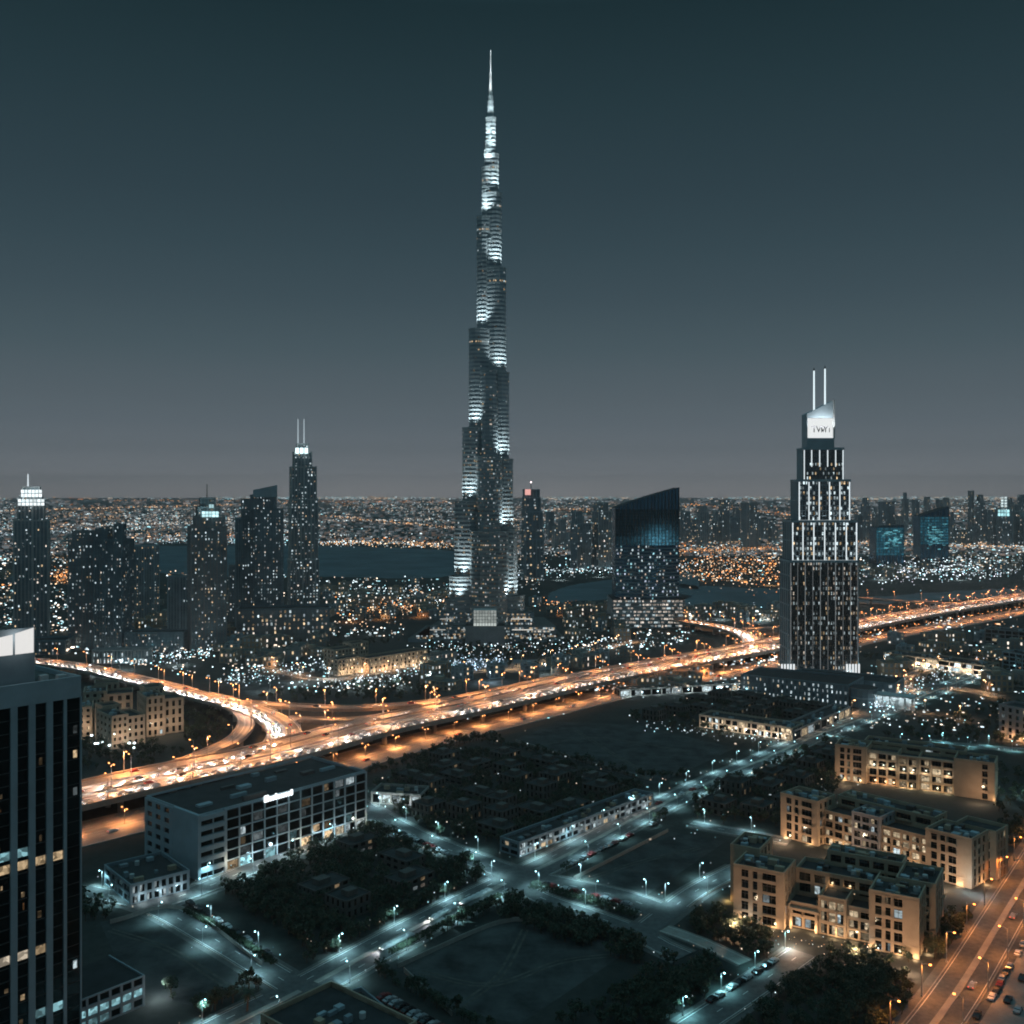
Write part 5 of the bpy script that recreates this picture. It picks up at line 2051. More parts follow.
for j in range(16):
    m = MB()
    z = zb_ + (sz_(545) - zb_) * j / 16
    for k in range(nn_):
        a, b = fr[k], fr[k + 1]
        m.boxv((a[0], a[1] - 0.5, z), (b[0] - a[0], b[1] - a[1], 0), (0, 0.48, 0), (0, 0, 1.0))
    m.build("floor_band", "wall_dark", st)
lits = []
for k in range(nn_):
    a, b = Vector(fr[k]), Vector(fr[k + 1])
    for j in range(16):
        if RNG.random() < 0.42:
            z = zb_ + (sz_(545) - zb_) * j / 16
            h_ = (sz_(545) - zb_) / 16
            u = RNG.uniform(0.05, 0.5)
            p, q = a.lerp(b, u), a.lerp(b, u + RNG.uniform(0.25, 0.45))
            lits.append(([Vector((p.x, p.y - 0.1, z + 1.2)), Vector((q.x, q.y - 0.1, z + 1.2)), Vector((q.x, q.y - 0.1, z + h_ * 0.85)), Vector((p.x, p.y - 0.1, z + h_ * 0.85))], glow(RNG.choice((COOL, COOL, TEAL, (.7, .8, 1), (1, .8, .65))), 0.2 * 6 ** RNG.random())))
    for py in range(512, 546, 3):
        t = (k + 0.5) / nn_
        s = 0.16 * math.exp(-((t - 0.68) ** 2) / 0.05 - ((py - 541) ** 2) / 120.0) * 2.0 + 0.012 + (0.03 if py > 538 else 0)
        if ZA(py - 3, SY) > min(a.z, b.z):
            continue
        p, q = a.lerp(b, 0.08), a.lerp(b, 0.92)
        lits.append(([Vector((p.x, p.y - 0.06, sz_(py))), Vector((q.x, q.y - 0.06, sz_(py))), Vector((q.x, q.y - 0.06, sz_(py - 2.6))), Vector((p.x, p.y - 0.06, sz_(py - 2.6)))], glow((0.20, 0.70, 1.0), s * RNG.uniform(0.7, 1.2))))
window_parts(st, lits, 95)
pod = [(sx_(611.5), SY - 12), (sx_(683), SY - 12), (sx_(683), SY + 50), (sx_(611.5), SY + 50)]
FOOT.append(pod)
m = MB()
m.prism(pod, 0, zb_ + 1.5, 0, 1)
nr = 8
for j in range(nr):
    z = (zb_ + 1.5) * j / nr
    m.prism(grow(pod, 0.6), z + 0.05, z + 1.2, 2, 2, True)
m.build("podium", ["glass_far", "roof", "wall_grey"], st)
lits = []
for j in range(nr):
    z = (zb_ + 1.5) * j / nr + 1.3
    x = pod[0][0] + 1
    while x < pod[1][0] - 3:
        w = RNG.uniform(1.5, 5)
        if RNG.random() < (0.7 if j > 1 else 0.85):
            lits.append(([Vector((x, SY - 12.1, z)), Vector((x + w, SY - 12.1, z)), Vector((x + w, SY - 12.1, z + 2.0)), Vector((x, SY - 12.1, z + 2.0))], glow((1.0, 0.88, 0.76) if RNG.random() < .7 else COOL, 0.25 * 4 ** RNG.random())))
        x += w + RNG.uniform(0.4, 2)
window_parts(st, lits, 5)


# ------------------------------------------------------------------ the other towers of the district
def turned(cx, cy, w, d, ang):
    c, s = math.cos(ang), math.sin(ang)
    return [(cx + c * a - s * b, cy + s * a + c * b) for a, b in ((-w / 2, -d / 2), (w / 2, -d / 2), (w / 2, d / 2), (-w / 2, d / 2))]


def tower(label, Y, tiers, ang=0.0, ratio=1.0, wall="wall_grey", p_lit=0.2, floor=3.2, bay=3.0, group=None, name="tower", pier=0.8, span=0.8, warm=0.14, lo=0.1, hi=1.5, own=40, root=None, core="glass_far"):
    """tiers: [(left px, right px, bottom py or None, top py)] as seen at the distance Y"""
    cx = XA((tiers[0][0] + tiers[0][1]) / 2, Y)
    r = root or thing(name, label, "tower", (cx, Y, 0), group)
    lits = []
    for x0, x1, yb, yt in tiers:
        wpx = (x1 - x0) * Y / F
        c, s = abs(math.cos(ang)), abs(math.sin(ang))
        w = wpx / (c + ratio * s)
        poly = turned(XA((x0 + x1) / 2, Y), Y, w, w * ratio, ang)
        z0 = 0.0 if yb is None else ZA(yb, Y)
        tower_tier(r, poly, z0, ZA(yt, Y), floor, bay, wall, core, pier, span, 0.5, p_lit, 1.5, warm, lo, hi, lit_out=lits)
        if yb is None:
            FOOT.append(grow(ccw(poly), 3))
    window_parts(r, lits, own)
    return r


def mast(root, px, Y, y0, y1, r=0.5, mat="wall_pale", lit_=None):
    m = MB()
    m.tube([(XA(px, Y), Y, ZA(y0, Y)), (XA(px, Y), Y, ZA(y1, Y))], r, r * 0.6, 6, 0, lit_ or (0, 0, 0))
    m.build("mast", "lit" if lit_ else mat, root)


def crown_glow(root, x0, x1, y0, y1, Y, col, s, nx=4, ny=2, fill=0.75, dy=-1.0):
    m = MB()
    xa, xb, za, zb2 = XA(x0, Y), XA(x1, Y), ZA(y0, Y), ZA(y1, Y)
    for i in range(nx):
        for j in range(ny):
            a, b = xa + (xb - xa) * i / nx, xa + (xb - xa) * (i + fill) / nx
            c, e = za + (zb2 - za) * j / ny, za + (zb2 - za) * (j + fill) / ny
            m.poly([(a, Y + dy, c), (b, Y + dy, c), (b, Y + dy, e), (a, Y + dy, e)], 0, glow(col, s * RNG.uniform(0.6, 1.25)))
    return m.build("lit_crown", "lit", root)


Yt = 1010
r = tower("dark tower with a square white glowing crown and mast, nearest the photo's edge", Yt, [(13, 51, None, 521), (17, 46, 521, 506), (19, 43.5, 506, 497), (22, 41, 497, 488)], 0.35, 0.9, "wall_pale", p_lit=0.16, bay=3.4)
wq = (46 - 17) * Yt / F
for (x0, x1, y0, y1, n) in ((18, 45, 505.5, 498.5, 7), (21, 42.5, 497, 489, 6)):
    crown_glow(r, x0, x1, y0, y1, Yt - 17, (0.88, 0.98, 1.0), 1.3, n, 2, 0.8, 0)
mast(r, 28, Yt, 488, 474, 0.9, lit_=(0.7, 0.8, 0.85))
for sx in (-18, 0, 18):
    lamp_light("crown_light", (XA(31, Yt) + sx, Yt - 24, ZA(503, Yt)), 9000, COOL, r, 1.0, 110, (0, 0.6, 0.8), 0.9)
Yt = 985
r = tower("blocky dark tower with a flat light band on its top and brown side piers", Yt, [(69, 98, None, 541), (73, 97, 541, 532)], 0.25, 0.8, "wall_brown", 0.22, warm=0.1)
r = tower("broad dark tower beside the blocky one, with a square cage on its roof", Yt - 8, [(97, 131, None, 540), (97, 111, 540, 530), (115, 125, 540, 525)], -0.2, 0.7, "wall_dark", 0.22, warm=0.1)
r = tower("grey slab tower with an amber-lit lower corner behind the broad dark tower", 1230, [(132, 159, None, 546)], 0.5, 0.5, "wall_grey", 0.16, warm=0.5)
r = tower("plain low blue-grey slab left of the round-topped tower", 1050, [(168, 190, None, 577)], 0.2, 0.6, "wall_grey", 0.05)
Yt = 990
r = tower("slim tower with a rounded teal-lit top and needle mast", Yt, [(186, 228, None, 527), (192, 226, 527, 517), (195, 221, 517, 508), (199, 216, 508, 499)], 0.42, 0.8, "wall_brown", 0.24, warm=0.25)
crown_glow(r, 202, 219, 517, 511, Yt - 15, (0.6, 0.95, 1.0), 1.4, 5, 2, 0.85, 0)
crown_glow(r, 209, 214, 508, 504, Yt - 13, (0.6, 0.95, 1.0), 1.0, 2, 1, 0.9, 0)
mast(r, 207, Yt, 499, 484, 0.6, "metal")
lamp_light("crown_light", (XA(209, Yt), Yt - 26, ZA(518, Yt)), 6000, TEAL, r, 1.0, 110, (0, 0.5, 0.9), 0.9)
r = tower("thin grey block squeezed behind the slim round-topped tower", 1200, [(228, 244, None, 566)], 0.3, 0.8, "wall_brown", 0.2)
Yt = 1075
r = tower("dark leaning-topped tower with a slanting roof screen", Yt, [(242, 257, None, 500), (255, 283, None, 510), (251, 276, 510, 496)], 0.12, 0.8, "wall_dark", 0.26, warm=0.1)
m = MB()
xa, xb = XA(253, Yt - 12), XA(277, Yt - 12)
m.prism([(xa, Yt - 12), (xb, Yt - 12), (xb, Yt - 10.5), (xa, Yt - 10.5)], ZA(497, Yt), 150, 0, ztop=[ZA(490, Yt), ZA(485, Yt), ZA(485, Yt), ZA(490, Yt)])
m.build("roof_screen", "wall_grey", r)
r = tower("narrow dark annex tower attached behind the leaning-topped tower", 1110, [(236, 248, None, 519)], 0.1, 1.0, "wall_grey", 0.1)
Yt = 1160
r = tower("tall tapering tower with lit crown and twin masts, second tallest on that side", Yt, [(286.5, 320, None, 560), (287.5, 319, 560, 500), (288.5, 317.5, 500, 468), (292, 312.5, 468, 453), (296, 309, 453, 445)], 0.3, 0.8, "wall_pale", 0.34, warm=0.1, bay=3.6)
crown_glow(r, 295.5, 309, 453.5, 446, Yt - 12, (0.75, 0.97, 1.0), 1.8, 3, 1, 0.75, 0)
for px in (298, 304):
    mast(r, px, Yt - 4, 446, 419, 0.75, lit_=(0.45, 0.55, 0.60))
lamp_light("crown_light", (XA(302, Yt), Yt - 30, ZA(453, Yt)), 9000, COOL, r, 1.0, 110, (0, 0.5, 0.9), 0.9)
r = tower("low wide podium block with lines of pinkish windows under the leaning-topped tower", 1045, [(238, 330, None, 608)], 0.16, 0.35, "wall_dark", 0.42, warm=0.4, name="podium_block", floor=4.2, bay=4.5)
r = tower("low white-lit podium under the crowned tower at the photo's edge", 960, [(-10, 70, None, 640)], 0.1, 0.4, "wall_dark", 0.3, warm=0.3, name="podium_block")
r = tower("low teal-lit podium block between the broad dark tower and the slim round-topped one", 975, [(128, 186, None, 632)], 0.1, 0.4, "wall_dark", 0.3, warm=0.1, name="podium_block")
r = tower("low arcade block with white-lit arches along the road below the broad dark tower", 905, [(95, 150, None, 650)], 0.1, 0.25, "wall_pale", 0.45, warm=0.1, name="podium_block", lo=0.5, hi=1.6, floor=5)

Yt = 1765
r = tower("grey tower with a curved slanted top and a pink beacon, just beside the tallest tower", Yt, [(521.5, 543.5, None, 540), (522, 542.5, 540, 512), (522.5, 540.5, 512, 498), (523, 539.5, 498, 490)], 0.3, 0.7, "wall_grey", 0.22, floor=5, bay=6, warm=0.4)
crown_glow(r, 525, 531, 495, 489, Yt - 20, (1.0, 0.5, 0.45), 1.3, 1, 1, 0.95, 0)
mast(r, 531, Yt, 490, 482, 0.7, "metal")
m = MB()
m.box(XA(531, Yt) - 1.2, Yt - 1.2, ZA(483, Yt), XA(531, Yt) + 1.2, Yt + 1.2, ZA(481.5, Yt), 0, (3, 2.5, 2.5))
m.build("beacon", "lit", r)
r = tower("shorter stepped grey tower of the pair across the lagoon", 2000, [(571, 591, None, 524), (572, 582, 524, 512)], 0.5, 0.7, "wall_grey", 0.2, floor=5, bay=6)
r = tower("taller pale tower of the pair across the lagoon", 2010, [(592.5, 611, None, 512), (594, 608, 512, 503)], 0.5, 0.7, "wall_pale", 0.2, floor=5, bay=6, warm=0.4)

# teal glass blocks across the lagoon
for px0, px1, Yt, yb, yl, yr, label in ((876, 904, 2150, 566, 527, 525, "square teal glass block with a branching light pattern across the lagoon"),
                                       (920, 948.5, 2290, 560, 516, 507, "teal glass block with a slanting top across the lagoon")):
    xa, xb = XA(px0, Yt), XA(px1, Yt)
    r = thing("glass_block", label, "tower", ((xa + xb) / 2, Yt, 0))
    m = MB()
    m.prism([(xa, Yt), (xb, Yt), (xb, Yt + 40), (xa, Yt + 40)], 0, 60, 0, 1, ztop=[ZA(yl, Yt), ZA(yr, Yt), ZA(yr, Yt), ZA(yl, Yt)])
    for k in range(9):
        x = xa + (xb - xa) * k / 8
        m.box(x - 0.5, Yt - 0.8, 2, x + 0.5, Yt - 0.01, ZA(yl + (yr - yl) * k / 8, Yt), 2)
    m.build("glazing", ["teal_glass", "roof", "metal"], r)
    lits = []
    for k in range(60):
        px = RNG.gauss((px0 + px1) / 2, (px1 - px0) * 0.2)
        py = RNG.gauss(537, 6)
        if not (px0 + 2 < px < px1 - 4 and yl + 3 < py < yb - 8):
            continue
        x, z, w = XA(px, Yt), ZA(py, Yt), RNG.uniform(3, 10)
        lits.append(([Vector((x, Yt - 0.9, z)), Vector((x + w, Yt - 0.9, z)), Vector((x + w, Yt - 0.9, z + 2)), Vector((x, Yt - 0.9, z + 2))], glow((0.25, 0.85, 1.0), RNG.uniform(0.15, 0.7))))
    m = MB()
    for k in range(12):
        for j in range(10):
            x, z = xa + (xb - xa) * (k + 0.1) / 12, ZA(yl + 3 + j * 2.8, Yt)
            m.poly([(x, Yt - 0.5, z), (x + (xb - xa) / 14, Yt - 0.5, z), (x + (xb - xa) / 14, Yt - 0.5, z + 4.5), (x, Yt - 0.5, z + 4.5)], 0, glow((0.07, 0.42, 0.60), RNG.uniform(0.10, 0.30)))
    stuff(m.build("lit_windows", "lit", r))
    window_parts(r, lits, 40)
    FOOT.append([(xa - 5, Yt - 5), (xb + 5, Yt - 5), (xb + 5, Yt + 45), (xa - 5, Yt + 45)])

# hazy skyline, each tower by itself
sky = [  # left, right, top, foot, distance
    (656, 668, 520, 545, 3000), (681, 690, 512, 548, 3000), (697, 708, 506, 548, 2900), (719, 729, 500, 548, 2950), (729, 738, 518, 546, 3100), (741, 757, 503, 550, 2700),
    (760, 768, 520, 546, 3300), (768, 778, 522, 548, 3000), (690, 696, 520, 545, 3200), (709, 718, 521, 547, 3050), (671, 680, 525, 546, 3300), (664, 670, 528, 546, 3400),
    (861, 870, 498, 540, 3200), (879, 894, 502, 545, 2900), (902, 908, 493, 530, 3900), (896, 902, 516, 540, 3300), (912, 919, 500, 535, 3700), (950, 958, 528, 550, 3000),
    (958, 968, 530, 552, 2900), (968, 974, 491, 530, 3900), (966, 977, 527, 552, 2950), (976, 986, 503, 548, 3000), (988, 997, 510, 548, 2900), (997, 1011, 508, 548, 2850),
    (1011, 1020, 505, 548, 3050), (1014, 1030, 512, 550, 2800), (943, 949, 498, 520, 4200), (924, 930, 497, 520, 4300), (986, 991, 514, 540, 3500), (855, 862, 515, 545, 3100),
    (872, 878, 508, 545, 3300), (894, 900, 520, 548, 2900), (936, 943, 500, 540, 3900), (949, 955, 512, 545, 3300), (977, 983, 495, 535, 3900), (991, 996, 517, 548, 2850), (1007, 1012, 498, 540, 3700), (1018, 1026, 495, 540, 3500), (713, 719, 512, 545, 3400), (733, 740, 508, 545, 3300), (750, 760, 514, 548, 2900), (676, 682, 517, 545, 3200), (648, 656, 515, 548, 3100),
    (628, 634, 520, 560, 2500), (558, 566, 520, 560, 2900), (546, 554, 512, 550, 3300), (577, 584, 516, 548, 3200), (552, 558, 527, 555, 2800), (565, 572, 533, 560, 2650), (606, 613, 524, 552, 2850),
]
sky.sort()
ords = ["first", "second", "third", "fourth", "fifth", "sixth", "seventh", "eighth", "ninth", "tenth", "eleventh", "twelfth", "thirteenth", "fourteenth", "fifteenth", "sixteenth", "seventeenth", "eighteenth", "nineteenth", "twentieth"]
cnt = {}
for x0, x1, yt, yb, Yt in sky:
    if x0 < 650:
        reg = "hazy towers beyond the lagoon pair"
    elif x0 < 800:
        reg = "hazy towers between the slanted and silver towers"
    elif x0 < 920:
        reg = "hazy towers just past the silver tower"
    else:
        reg = "hazy towers beyond the slanting teal block"
    k = cnt[reg] = cnt.get(reg, 0) + 1
    hh = "slim" if x1 - x0 < 8 else "broad"
    lab = f"{hh} one, {ords[k - 1]} from the left of the {reg}"
    tiers = [(x0, x1, None, yt)]
    if (x0 + yt) % 3 == 0:
        tiers = [(x0, x1, None, yt + 6), (x0 + 1.5, x1 - 1.5, yt + 6, yt)]
    tower(lab, Yt, tiers, RNG.uniform(0.1, 0.7), 0.8, RNG.choice(["wall_grey", "wall_pale", "wall_pale"]), 0.09, 6, 6, "far skyline towers", "far_tower", 1.2, 0.9, 0.35, 0.3, 1.8, 6)
crown = thing("lit_tower", "far tower with a glowing teal-white stepped crown, brightest of the hazy skyline", "tower", (XA(1004, 2780), 2780, 0))
tower("", 2780, [(998, 1011, None, 516), (1000, 1009, 516, 508), (1002, 1007, 508, 500)], 0.2, 0.8, "wall_grey", 0.2, 7, 8, root=crown)
crown_glow(crown, 998, 1010, 516, 509, 2780 - 20, (0.5, 0.95, 1.0), 1.2, 4, 2, 0.8, 0)
crown_glow(crown, 1001, 1008, 507, 496, 2780 - 18, (0.8, 0.98, 1.0), 0.9, 2, 4, 0.7, 0)

# ------------------------------------------------------------------ low houses of the middle district
HOUSE = []
for k in range(6):
    r = bpy.data.objects.new("low_house", None)
    COL.objects.link(r)
    r["_org"] = [0, 0, 0]
    w, d, h = ((14, 11, 7), (22, 12, 9), (12, 12, 11), (28, 14, 7), (18, 16, 13), (34, 12, 10))[k]
    lits = []
    m = MB()
    m.prism(rect(-w / 2, -d / 2, w, d), 0, h - 0.5, 1, 2)
    ws = []
    pl = ccw(rect(-w / 2, -d / 2, w, d))
    nf = max(2, int(h / 3.4))
    for s in range(4):
        L = math.dist(pl[s], pl[(s + 1) % 4])
        ws += facade(m, pl[s], pl[(s + 1) % 4], 0, h, max(2, int(L / 3.5)), nf, 1.5, 1.3, 0.4)
    m.box(-w * 0.2, -d * 0.1, h - 0.49, w * 0.05, d * 0.25, h + 2)
    m.build("wall", [("concrete", "cream", "wall_grey", "cream", "beige", "concrete")[k], "glass_far", "roof_pale"], r)
    l = MB()
    for q, i, j, nn in ws:
        if RNG.random() < 0.26:
            l.poly(shrink(q, 0.1, 0.75, 0.15, 0.85), 0, pick_light(0.3, 0.25, 1.8))
    stuff(l.build("lit_windows", "lit", r))
    HOUSE.append(r)
HP = {k: HOUSE[k] for k in range(6)}

PX_BLOCK = [[(0, 640), (0, 800), (80, 810), (300, 760), (520, 705), (700, 665), (1024, 610), (1024, 575), (860, 605), (700, 640), (640, 655), (520, 680), (420, 696), (300, 698), (180, 680), (60, 655)],
            [(300, 540), (460, 546), (460, 582), (300, 580)], [(540, 576), (700, 570), (700, 605), (540, 605)], [(636, 583), (805, 588), (805, 610), (636, 610)], [(140, 544), (330, 544), (330, 578), (140, 572)],
            [(228, 690), (330, 648), (372, 660), (250, 700)], [(425, 700), (450, 690), (468, 676), (565, 684), (480, 712)], [(404, 620), (570, 620), (570, 660), (404, 660)], [(440, 655), (560, 655), (560, 676), (440, 676)],
            [(325, 640), (435, 640), (435, 682), (325, 682)], [(850, 592), (1010, 585), (1010, 596), (850, 606)], [(820, 586), (1024, 570), (1024, 590), (820, 600)], [(512, 740), (560, 722), (640, 725), (735, 748), (700, 765), (655, 784), (600, 770)]]


def px_free(px, py):
    return not any(inside((px, py), b) for b in PX_BLOCK)


DIST = [((130, 240, 600, 640), 22, "low lit house among the towers nearest the photo's edge", "low houses among the edge towers"),
        ((230, 335, 632, 668), 24, "low lit house in the white-lit quarter below the leaning-topped tower", "low houses below the leaning-topped tower"),
        ((320, 450, 584, 622), 36, "low lit house on the lagoon shore beside the tallest tower", "low houses on the lagoon shore"),
        ((430, 700, 655, 690), 40, "low lit house in the park at the foot of the tallest tower", "low houses in the park"),
        ((520, 640, 604, 640), 24, "low lit house between the tallest tower and the slanted one", "low houses between the two towers"),
        ((690, 780, 600, 622), 16, "low lit house by the lagoon before the silver tower", "low houses by the lagoon"),
        ((860, 1020, 556, 584), 40, "low white-lit house in the quarter below the teal glass blocks", "low houses below the teal blocks"),
        ((870, 1024, 640, 690), 16, "low house in the dark estate beyond the silver tower", "low houses in the dark estate"),
        ((0, 130, 560, 640), 20, "low lit house behind the towers at the photo's edge", "low houses behind the edge towers")]
for (x0, x1, y0, y1), n, lab, grp in DIST:
    k = tries = 0
    while k < n and tries < 600:
        tries += 1
        px, py = RNG.uniform(x0, x1), RNG.uniform(y0, y1)
        p = G(px, py)
        if not px_free(px, py) or any(inside((p.x, p.y), f) for f in FOOT) or seg_near(p, None, 6):
            continue
        q = RNG.randrange(6)
        a = RNG.choice((0.2, 0.9, -0.5, 1.5))
        o = place(HP, q, tuple(p), a, lab, "house", grp)
        c, s = math.cos(a), math.sin(a)
        FOOT.append([(p.x + c * u - s * v, p.y + s * u + c * v) for u, v in ((-20, -12), (20, -12), (20, 12), (-20, 12))])
        k += 1

# villas of the dark block above the crossroads
DV = {}
for k in range(4):
    r = bpy.data.objects.new("dark_villa", None)
    COL.objects.link(r)
    r["_org"] = [0, 0, 0]
    w, d, h = ((13, 11, 6.2), (16, 10, 5.0), (11, 11, 7.0), (18, 9, 4.4))[k]
    m = MB()
    m.prism(rect(-w / 2, -d / 2, w, d), 0, h - 0.5, 1, 2)
    pl = ccw(rect(-w / 2, -d / 2, w, d))
    ws = []
    for s in range(4):
        ws += facade(m, pl[s], pl[(s + 1) % 4], 0, h, 4, 2, 1.6, 1.2, 0.3)
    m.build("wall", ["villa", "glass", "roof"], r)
    u = MB()
    u.box(-w * 0.25, -d * 0.2, h - 0.49, w * 0.1, d * 0.2, h + 1.6)
    u.build("roof_room", "villa", r)
    for q, i, j, nn in ws[:8]:
        if RNG.random() < 0.2:
            l = MB()
            l.poly(q, 0, pick_light(0.5, 0.05, 0.3))
            l.build("window", "room", r)
    DV[k] = r
for pxs, n, lab, grp in (([(385, 792), (450, 756), (545, 764), (640, 795), (520, 838), (420, 825)], 26, "dark flat-roofed villa in the unlit block above the crossroads", "dark villas above the crossroads"),
                         ([(640, 722), (700, 702), (745, 697), (840, 712), (780, 722), (700, 716)], 20, "dark flat-roofed villa before the silver tower's podium", "dark villas before the podium"),
                         ([(690, 800), (760, 770), (830, 750), (830, 785), (770, 825), (700, 818)], 14, "dark flat-roofed villa behind the middle apartment house", "dark villas behind the middle apartment house"),
                         ([(250, 905), (310, 868), (380, 840), (440, 865), (380, 910), (310, 945)], 5, "dark flat-roofed pavilion among the trees before the grey office block", "dark pavilions among the trees")):
    poly = [tuple(G(x, y))[:2] for x, y in pxs]
    bx0, bx1 = min(p[0] for p in poly), max(p[0] for p in poly)
    by0, by1 = min(p[1] for p in poly), max(p[1] for p in poly)
    k = tries = 0
    while k < n and tries < 1500:
        tries += 1
        p = Vector((RNG.uniform(bx0, bx1), RNG.uniform(by0, by1), 0))
        if not inside((p.x, p.y), poly) or seg_near(p, None, 9) or any(inside((p.x + a, p.y + b), f) for f in FOOT for a in (-8, 0, 8) for b in (-8, 0, 8)):
            continue
        q = RNG.randrange(4)
        place(DV, q, tuple(p), 0.87 + RNG.choice((0, math.pi / 2)), lab, "villa", grp)
        FOOT.append([(p.x - 8, p.y - 8), (p.x + 8, p.y - 8), (p.x + 8, p.y + 8), (p.x - 8, p.y + 8)])
        k += 1

# ------------------------------------------------------------------ plant the trees
good = [(p, g) for p, g in tree_spots if not blocked(p, 0.8)]
good.sort(key=lambda t: t[0].y)
OWN = 295
used = set()
for k, (p, g) in enumerate(good[:OWN]):
    q = RNG.randrange(5)
    if q not in used:
        used.add(q)
        o = TREES[q]
    else:
        o = copy_tree(TREES[q])
    s = RNG.uniform(0.5, 1.0)
    o.location, o.scale, o.rotation_euler = p, (s, s, s * RNG.uniform(0.9, 1.15)), (0, 0, RNG.uniform(0, 6.28))
    tag(o, ("tall broad-crowned tree ", "wide dark tree ", "narrow upright tree ", "low spreading tree ", "small round tree ")[q] + g, "tree", ("broad-crowned", "wide", "narrow", "low", "small round")[q] + " trees " + g)
nr_ = np.random.default_rng(3)
packs = []
for sm in MASS:
    packs.append((np.array(sm.v, dtype=np.float32), sm.f, np.array(sm.m, dtype=np.int32), np.array([len(f) for f in sm.f], dtype=np.int32), np.concatenate([np.array(f, dtype=np.int32) for f in sm.f])))
VV, LL, SS, MM, base_ = [], [], [], [], 0
for p, g in good[OWN:OWN + 5200]:
    v, f, mi_, sz, lp_i = packs[int(nr_.integers(0, 5))]
    a, s = nr_.uniform(0, 6.28), nr_.uniform(0.5, 1.05)
    c, sn = math.cos(a) * s, math.sin(a) * s
    w = np.empty_like(v)
    w[:, 0], w[:, 1], w[:, 2] = p.x + c * v[:, 0] - sn * v[:, 1], p.y + sn * v[:, 0] + c * v[:, 1], v[:, 2] * s
    VV.append(w)
    LL.append(lp_i + base_)
    SS.append(sz)
    MM.append(mi_)
    base_ += len(v)
VV, LL, SS, MM = np.concatenate(VV), np.concatenate(LL), np.concatenate(SS), np.concatenate(MM)
me = bpy.data.meshes.new("far_trees")
me.vertices.add(len(VV))
me.vertices.foreach_set("co", VV.ravel())
me.loops.add(len(LL))
me.loops.foreach_set("vertex_index", LL)
me.polygons.add(len(SS))
me.polygons.foreach_set("loop_start", np.concatenate([[0], np.cumsum(SS)[:-1]]).astype(np.int32))
for q in ("leaf", "leaf2", "bark"):
    me.materials.append(M[q])
me.polygons.foreach_set("material_index", MM)
me.update(calc_edges=True)
ob = bpy.data.objects.new("far_trees", me)
COL.objects.link(ob)
stuff(ob, "dark trees of the parks and gardens farther off")

for pts, lab in (([(398, 968), (500, 924), (548, 925)], "low pale wall along the upper edge of the sandy lot below the crossroads"),
                 ([(452, 1016), (404, 972)], "low pale wall along the lower edge of the sandy lot below the crossroads"),
                 ([(668, 832), (574, 880)], "low wall between the boulevard and the dark plot right of the crossroads"),
                 ([(110, 924), (180, 910), (262, 966)], "low wall round the dark lot behind the annex"),
                 ([(516, 742), (604, 768), (652, 781)], "low wall along the bare field above the villa block")):
    m = MB()
    strip(m, px_path(pts, 0, 4), -0.12, 0.12, 0.0, 0, 1.5)
    tag(m.build("perimeter_wall", "concrete"), lab, "wall")

for k_, pts in enumerate(([(420, 972), (490, 985), (560, 962), (615, 955)], [(455, 1010), (500, 975), (525, 930)], [(540, 745), (600, 738), (690, 752)], [(110, 930), (170, 950), (225, 985)],
                          [(585, 880), (640, 862), (700, 848)], [(575, 730), (610, 752), (640, 770)])):
    m = MB()
    strip(m, px_path(pts, 0, 5), -1.4, -0.5, 0.06 + 0.004 * k_)
    strip(m, px_path(pts, 0, 5), 0.5, 1.4, 0.06 + 0.004 * k_)
    struct(m.build("path", "track"))

# hedge between the lanes below the crossroads
def hedge(pxs, w, h, label):
    path = px_path(pxs, 0, 3)
    m = MB()
    r = random.Random(int(pxs[0][0]))
    ns_ = normals(path)
    for i in range(len(path) - 1):
        for _ in range(70):
            t = r.random()
            c = path[i].lerp(path[i + 1], t) + ns_[i] * r.uniform(-w / 2, w / 2) + Vector((0, 0, r.uniform(0.1, 1) ** 0.6 * h))
            u = Vector((r.gauss(0, 1), r.gauss(0, 1), r.gauss(0, 1))).normalized()
            v = u.orthogonal().normalized()
            s = r.uniform(0.3, 0.6)
            m.poly([c - u * s, c + v * s * .7, c + u * s, c - v * s * .7])
    return tag(m.build("hedge", "hedge"), label, "hedge")


hedge([(531, 888), (560, 895), (586, 902), (636, 918)], 5, 2.4, "long clipped hedge between the two lanes below the crossroads")
hedge([(390, 955), (440, 928), (500, 897)], 2.5, 1.6, "thin dark hedge along the boulevard beside the queues of white cars")
hedge([(185, 912), (230, 936), (275, 966)], 2.5, 1.6, "low hedge between the street and the dark lot")

# a single palm beside the orange-lit corner
pl_ = G(247, 1012)
r = thing("palm_tree", "single dark palm standing in the pool of orange light", "palm", tuple(pl_))
m = MB()
m.tube([tuple(pl_), tuple(pl_ + Vector((0.2, 0.1, 3))), tuple(pl_ + Vector((0.3, 0.1, 6)))], 0.28, 0.2, 7)
m.build("trunk", "bark", r)
m = MB()
for k in range(18):
    a = k * 2.4
    d = Vector((math.cos(a), math.sin(a), 0))
    n = Vector((-d.y, d.x, 0))
    c = pl_ + Vector((0.3, 0.1, 6))
    up = 0.9 - 0.09 * k
    pts = [c + d * (t * 2.6) + Vector((0, 0, up * t * 2 - t * t * 1.7)) for t in (0, .35, .7, 1.0)]
    for i in range(3):
        w0, w1 = (0.15, 0.45, 0.35, 0.05)[i:i + 2]
        m.poly([pts[i] - n * w0, pts[i] + n * w0, pts[i + 1] + n * w1, pts[i + 1] - n * w1])
m.build("crown", ["leaf"], r)

# ------------------------------------------------------------------ lights of the far city
nrng = np.random.default_rng(5)


def cell(px, py, k):
    v = math.sin(px * 12.9898 + py * 78.233 + k * 37.7) * 43758.5453
    return v - math.floor(v)


